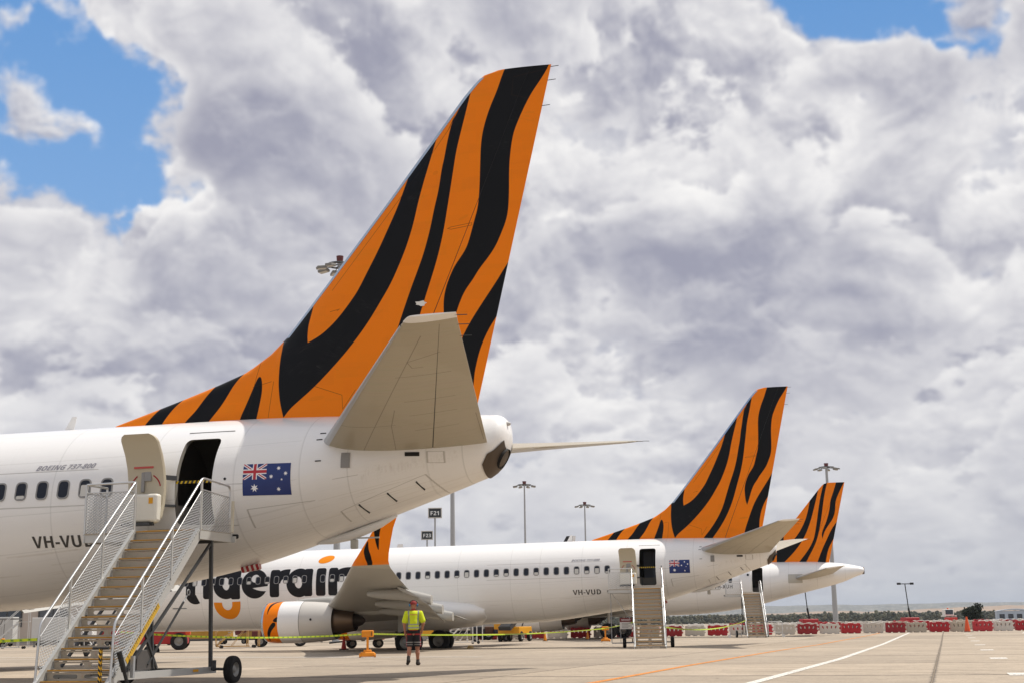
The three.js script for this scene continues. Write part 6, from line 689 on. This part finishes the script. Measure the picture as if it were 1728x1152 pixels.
function container(x, z, w, h, m, label) { const t = thing('cargo_container', label, 'container', [x, 0, z], 0.05, 'cargo containers in the background'); part('shell', [rbox(w, h, 1.6, 0.05, 0, h / 2 + 0.45, 0)], m, t); part('dolly_bed', [box(w + 0.3, 0.14, 1.7, 0, 0.36, 0)], M.darkGrey, t); for (let i = 1; i < 5; i++) part('rib', box(0.08, h * 0.92, 0.05, lerp(-w / 2, w / 2, i / 5), h / 2 + 0.45, 0.82), m, t); for (const o of [-0.38, 0.38]) for (const q of [-0.7, 0.7]) wheel(0.2, 0.14, t, w * o, 0.2, q); return t; }
const tan = mat(0xa9802e, 0.7), tan2 = mat(0x9a7a3c, 0.7);
container(-25.2, -110, 5.4, 1.25, tan, 'tan cargo container on its dolly right of the tow tractor'); container(-20.2, -112, 4.2, 1.25, tan2, 'dull yellow cargo container behind the silver steps'); container(-15.4, -113, 4.6, 1.3, tan, 'tan cargo container showing left of the engine cowl'); container(-31.5, -114, 4.6, 1.5, mat(0x8d1c20, 0.6), 'dark red cargo container seen through the nearest stairs'); container(-38, -117, 5, 1.9, mat(0xc9c9c6, 0.6), 'white cargo container seen through the nearest stairs'); container(-10.5, -118, 6.5, 0.6, mat(0xb9a070, 0.8), 'low timber-coloured load right of the belt loader'); container(-45, -118, 5, 2.0, mat(0xb9b9b6, 0.6), 'grey cargo container at the left edge of the apron');
function beltLoader(x, z, turn, m1, m2, label, lenK = 1) { const t = thing('belt_loader', label, 'belt loader', [x, 0, z], turn, 'belt loaders'); part('chassis', [rbox(3.6 * lenK, 0.55, 1.6, 0.06, 0, 0.75, 0)], m1, t); part('conveyor', [beam(V(-2.9 * lenK, 0.9, 0), V(2.9 * lenK, 2.5, 0), 0.9, 0.26)], m2, t); part('belt', [beam(V(-2.85 * lenK, 1.05, 0), V(2.85 * lenK, 2.65, 0), 0.7, 0.04)], M.black, t); part('conveyor_rail', [-0.5, 0.5].map((o) => beam(V(-2.8 * lenK, 1.3, o), V(2.8 * lenK, 2.9, o), 0.05, 0.08)), m1, t); part('prop', [beam(V(0.6, 0.9, 0.3), V(1.6, 2.1, 0.3), 0.08, 0.08), beam(V(0.6, 0.9, -0.3), V(1.6, 2.1, -0.3), 0.08, 0.08)], M.darkSteel, t); part('cab', [rbox(0.8, 0.9, 0.6, 0.06, -0.9, 1.3, -0.85)], m1, t); for (const o of [-1.25 * lenK, 1.25 * lenK]) for (const q of [-0.75, 0.75]) wheel(0.36, 0.24, t, o, 0.36, q); part('tow_eye', beam(V(1.8 * lenK, 0.5, 0), V(2.7 * lenK, 0.25, 0), 0.06, 0.06), M.grey, t); return t; }
beltLoader(-15.3, -90.5, 0.1, M.maroon, M.maroon, 'dark red belt loader partly hidden by the engine cowl'); beltLoader(-0.1, -99, 1.25, M.yellow, M.darkGrey, 'yellow belt loader under the rear belly of the middle jet', 0.8); { const t = thing('baggage_dolly', 'dark red baggage dolly with bags behind the right main wheels', 'dolly', [-1.9, 0, -101], 0.1); part('bed', rbox(3.0, 0.12, 1.5, 0.03, 0, 0.5, 0), M.maroon, t); part('end_frame', [bentTube([V(-1.4, 0.5, -0.6), V(-1.4, 1.5, -0.6), V(-1.4, 1.5, 0.6), V(-1.4, 0.5, 0.6)], 0.03, 0.1, 6)], M.grey, t); for (const [x, w, m] of [[-0.9, 0.7, 0x2d2f36], [-0.1, 0.6, 0x5b4030], [0.6, 0.75, 0x39424f]]) part('bag', rbox(w, 0.5, 0.9, 0.08, x, 0.82, 0), mat(m, 0.8), t); for (const x of [-1.1, 1.1]) for (const z of [-0.65, 0.65]) wheel(0.24, 0.14, t, x, 0.24, z); part('draw_bar', beam(V(1.5, 0.4, 0), V(2.5, 0.25, 0), 0.06, 0.06), M.grey, t); }
beltLoader(-6.8, -98, 0.4, M.yellow, M.yellow, 'yellow belt loader behind the tape post');
{ const t = thing('service_truck', 'grey service truck behind the right main wheels of the middle jet', 'truck', [-4.6, 0, -112], 0.2); part('cargo_body', rbox(4.2, 2.1, 2.2, 0.08, 1.2, 1.9, 0), mat(0xb5b2ad, 0.6), t); part('cab', rbox(1.7, 1.7, 2.1, 0.16, -1.9, 1.5, 0), M.white, t); part('windscreen', box(0.06, 0.7, 1.8, -2.76, 1.85, 0), M.glass, t); part('side_window', [box(0.7, 0.6, 0.05, -1.95, 1.85, 1.05)], M.glass, t); part('chassis', box(6, 0.25, 1.6, 0, 0.65, 0), M.darkGrey, t); for (const x of [-1.9, 2.2]) for (const z of [-0.95, 0.95]) wheel(0.46, 0.3, t, x, 0.46, z); part('headlight', box(0.05, 0.16, 0.3, -2.77, 1.0, 0.7), M.lightGrey, t); part('headlight', box(0.05, 0.16, 0.3, -2.77, 1.0, -0.7), M.lightGrey, t); }
{ const t = thing('ground_power_unit', 'orange ground power cart behind the engine exhaust', 'power cart', [-8.6, 0, -79], 0.2); part('housing', rbox(2.2, 1.0, 1.2, 0.08, 0, 0.95, 0), M.orange, t); part('grille', [0, 1, 2, 3].map((i) => box(0.06, 0.6, 0.03, -0.6 + i * 0.14, 0.95, 0.61)), M.darkGrey, t); part('draw_bar', beam(V(-1.1, 0.4, 0), V(-2, 0.3, 0), 0.08, 0.08), M.darkGrey, t); for (const x of [-0.75, 0.75]) for (const z of [-0.55, 0.55]) wheel(0.26, 0.18, t, x, 0.26, z); }
{ const t = thing('wheel_chock', 'wooden chock behind the right main wheels of the middle jet', 'chock', [-2.3, 0, -70.9], -yawB); part('chock_block', [new THREE.ExtrudeGeometry((() => { const s = new THREE.Shape(); s.moveTo(-0.14, 0); s.lineTo(0.14, 0); s.lineTo(0.06, 0.17); s.lineTo(-0.02, 0.17); return s; })(), { depth: 0.5, bevelEnabled: false })], mat(0xb89a62, 0.8), t); }

// ---------------------------------------------------------------- beyond the apron: grass, scrub belt, hills
{
  const field = new THREE.PlaneGeometry(16000, 9000, 1, 1); field.rotateX(-PI / 2); field.translate(0, -0.16, -4700);
  const gt = dataTex(256, 256, (u, v) => { const n = fbm(u * 8, v * 8, 4), m = fbm(u * 60, v * 60, 2); return [128 + n * 40 + m * 20, 112 + n * 30 + m * 18, 74 + n * 22 + m * 12]; }); gt.repeat.set(90, 60); struct('grass_field', field, new THREE.MeshStandardMaterial({ map: gt, roughness: 1 }));
  const hill = (d, amp, base, col, seed, x0, x1, tilt, name) => { const N = 160, pos = [], idx = [], uv = []; for (let i = 0; i <= N; i++) { const x = lerp(x0, x1, i / N), h = base + tilt * (x / d) + amp * (fbm(x / d * 9 + seed, seed, 4) + 0.15 * fbm(x / d * 90 + seed, 2, 2)); for (const [k, f] of [[0, 0], [0.35, 0.45], [0.75, 0.85], [1, 1], [1.5, 0.9]]) { pos.push(x * (1 + k * 0.12), -2 + Math.max(0, h) * f, -d * (1 + k * 0.12)); uv.push(x / 900, k * 2); } if (i) for (let k = 0; k < 4; k++) { const a = (i - 1) * 5 + k, b = i * 5 + k; idx.push(a, b, b + 1, a, b + 1, a + 1); } } const g = new THREE.BufferGeometry(); g.setAttribute('position', new THREE.Float32BufferAttribute(pos, 3)); g.setAttribute('uv', new THREE.Float32BufferAttribute(uv, 2)); g.setIndex(idx); g.computeVertexNormals(); const t = dataTex(256, 256, (u, v) => { const n = fbm(u * 14 + seed, v * 14, 4), m = smooth(fbm(u * 50 + seed, v * 50, 2), 0.25, 0.4); const c = col(n, m); return c; }); struct(name, g, new THREE.MeshStandardMaterial({ map: t, roughness: 1, side: THREE.DoubleSide })); };
  hill(4600, 16, 40, (n, m) => [104 + n * 44 + m * 66, 104 + n * 40 + m * 62, 96 + n * 34 + m * 62], 3.3, -3200, 3200, 70, 'hill');
  hill(3300, 12, 14, (n, m) => [150 + n * 40 + m * 20, 128 + n * 34 + m * 20, 104 + n * 24 + m * 20], 8.1, 200, 2600, 46, 'hill');
  // scrub belt: thousands of leaf clumps, nobody could count the bushes
  const clump = new THREE.IcosahedronGeometry(1, 1), p = clump.attributes.position; { const r = mulberry(3), seen = new Map(); for (let i = 0; i < p.count; i++) { const k = [p.getX(i), p.getY(i), p.getZ(i)].map((v) => v.toFixed(3)).join(); if (!seen.has(k)) seen.set(k, 0.72 + r() * 0.5); const s = seen.get(k); p.setXYZ(i, p.getX(i) * s, p.getY(i) * s, p.getZ(i) * s); } clump.computeVertexNormals(); }
  const belt = (name, n, d0, d1, x0, x1, h0, h1, seed, cols) => { const r = mulberry(seed), im = new THREE.InstancedMesh(clump, mat(0xffffff, 1), n), m = new THREE.Matrix4(), q = new THREE.Quaternion(), c = new THREE.Color(); for (let i = 0; i < n; i++) { const d = lerp(d0, d1, r()), x = lerp(x0, x1, r()) * d, hh = lerp(h0, h1, 0.5 + 0.5 * fbm(x / d * 40 + seed, d * 0.01, 3)) * (0.75 + 0.4 * r()), y = hh * Math.pow(r(), 0.7), s = (0.35 + 1.0 * r()) * (d / 900); q.setFromEuler(new THREE.Euler(r() * 6, r() * 6, r() * 6)); m.compose(V(x, y, -d), q, V(s, s * (0.6 + 0.5 * r()), s)); im.setMatrixAt(i, m); c.set(cols[Math.floor(r() * cols.length)]).multiplyScalar(0.75 + 0.5 * r()); im.setColorAt(i, c); } im.name = name; im.castShadow = im.receiveShadow = true; scene.add(im); tag(im, name === 'scrub_belt' ? 'dark green belt of trees and scrub along the horizon' : 'hazy line of bushes and roofs on the far hillside', 'trees', null, 'stuff'); };
  belt('scrub_belt', 16000, 800, 1300, -0.05, 0.40, 2.4, 6.4, 21, ['#4c4d3c', '#43463a', '#535341', '#5d5a47', '#393d34']);
  belt('hillside_bushes', 3500, 2400, 3000, -0.08, 0.42, 8, 13, 33, ['#4c4d3c', '#43463a', '#535341', '#5d5a47', '#6e6a52']);
  const t = thing('dark_tree', 'single dark rounded tree standing beyond the barriers near the loader', 'tree', [81, 0, -246], 0); part('trunk', [bar(V(0, 0, 0), V(0.1, 1.6, 0), 0.22, 8, 0.14), bar(V(0.1, 1.4, 0), V(-0.7, 2.6, 0.2), 0.1, 6, 0.05), bar(V(0.1, 1.4, 0), V(0.9, 2.7, -0.2), 0.1, 6, 0.05), bar(V(0.1, 1.6, 0), V(0.1, 2.9, 0.4), 0.09, 6, 0.04)], mat(0x4a3b2c, 0.9), t);
  const leaf = new THREE.PlaneGeometry(0.3, 0.2), r = mulberry(8), im = new THREE.InstancedMesh(leaf, mat(0x2c3526, 1, 0, { side: THREE.DoubleSide }), 2600), m = new THREE.Matrix4(), q = new THREE.Quaternion(); const cl = Array.from({ length: 16 }, () => [(r() - 0.5) * 3.0, 1.3 + r() * 1.7, (r() - 0.5) * 2.4, 0.5 + r() * 0.5]); for (let i = 0; i < 2600; i++) { const c = cl[Math.floor(r() * 16)], a = r() * 6.3, b = Math.acos(2 * r() - 1), k = c[3] * Math.cbrt(r()); q.setFromEuler(new THREE.Euler(r() * 6, r() * 6, r() * 6)); m.compose(V(c[0] + k * Math.sin(b) * Math.cos(a), c[1] + k * Math.cos(b) * 0.8, c[2] + k * Math.sin(b) * Math.sin(a)), q, V(1, 1, 1)); im.setMatrixAt(i, m); } im.name = 'crown'; im.userData.kind = 'stuff'; im.castShadow = true; t.add(im);
}
scene.fog = new THREE.FogExp2(0xb9c4d2, 0.00008);   // summer haze
renderer.render(scene, camera);
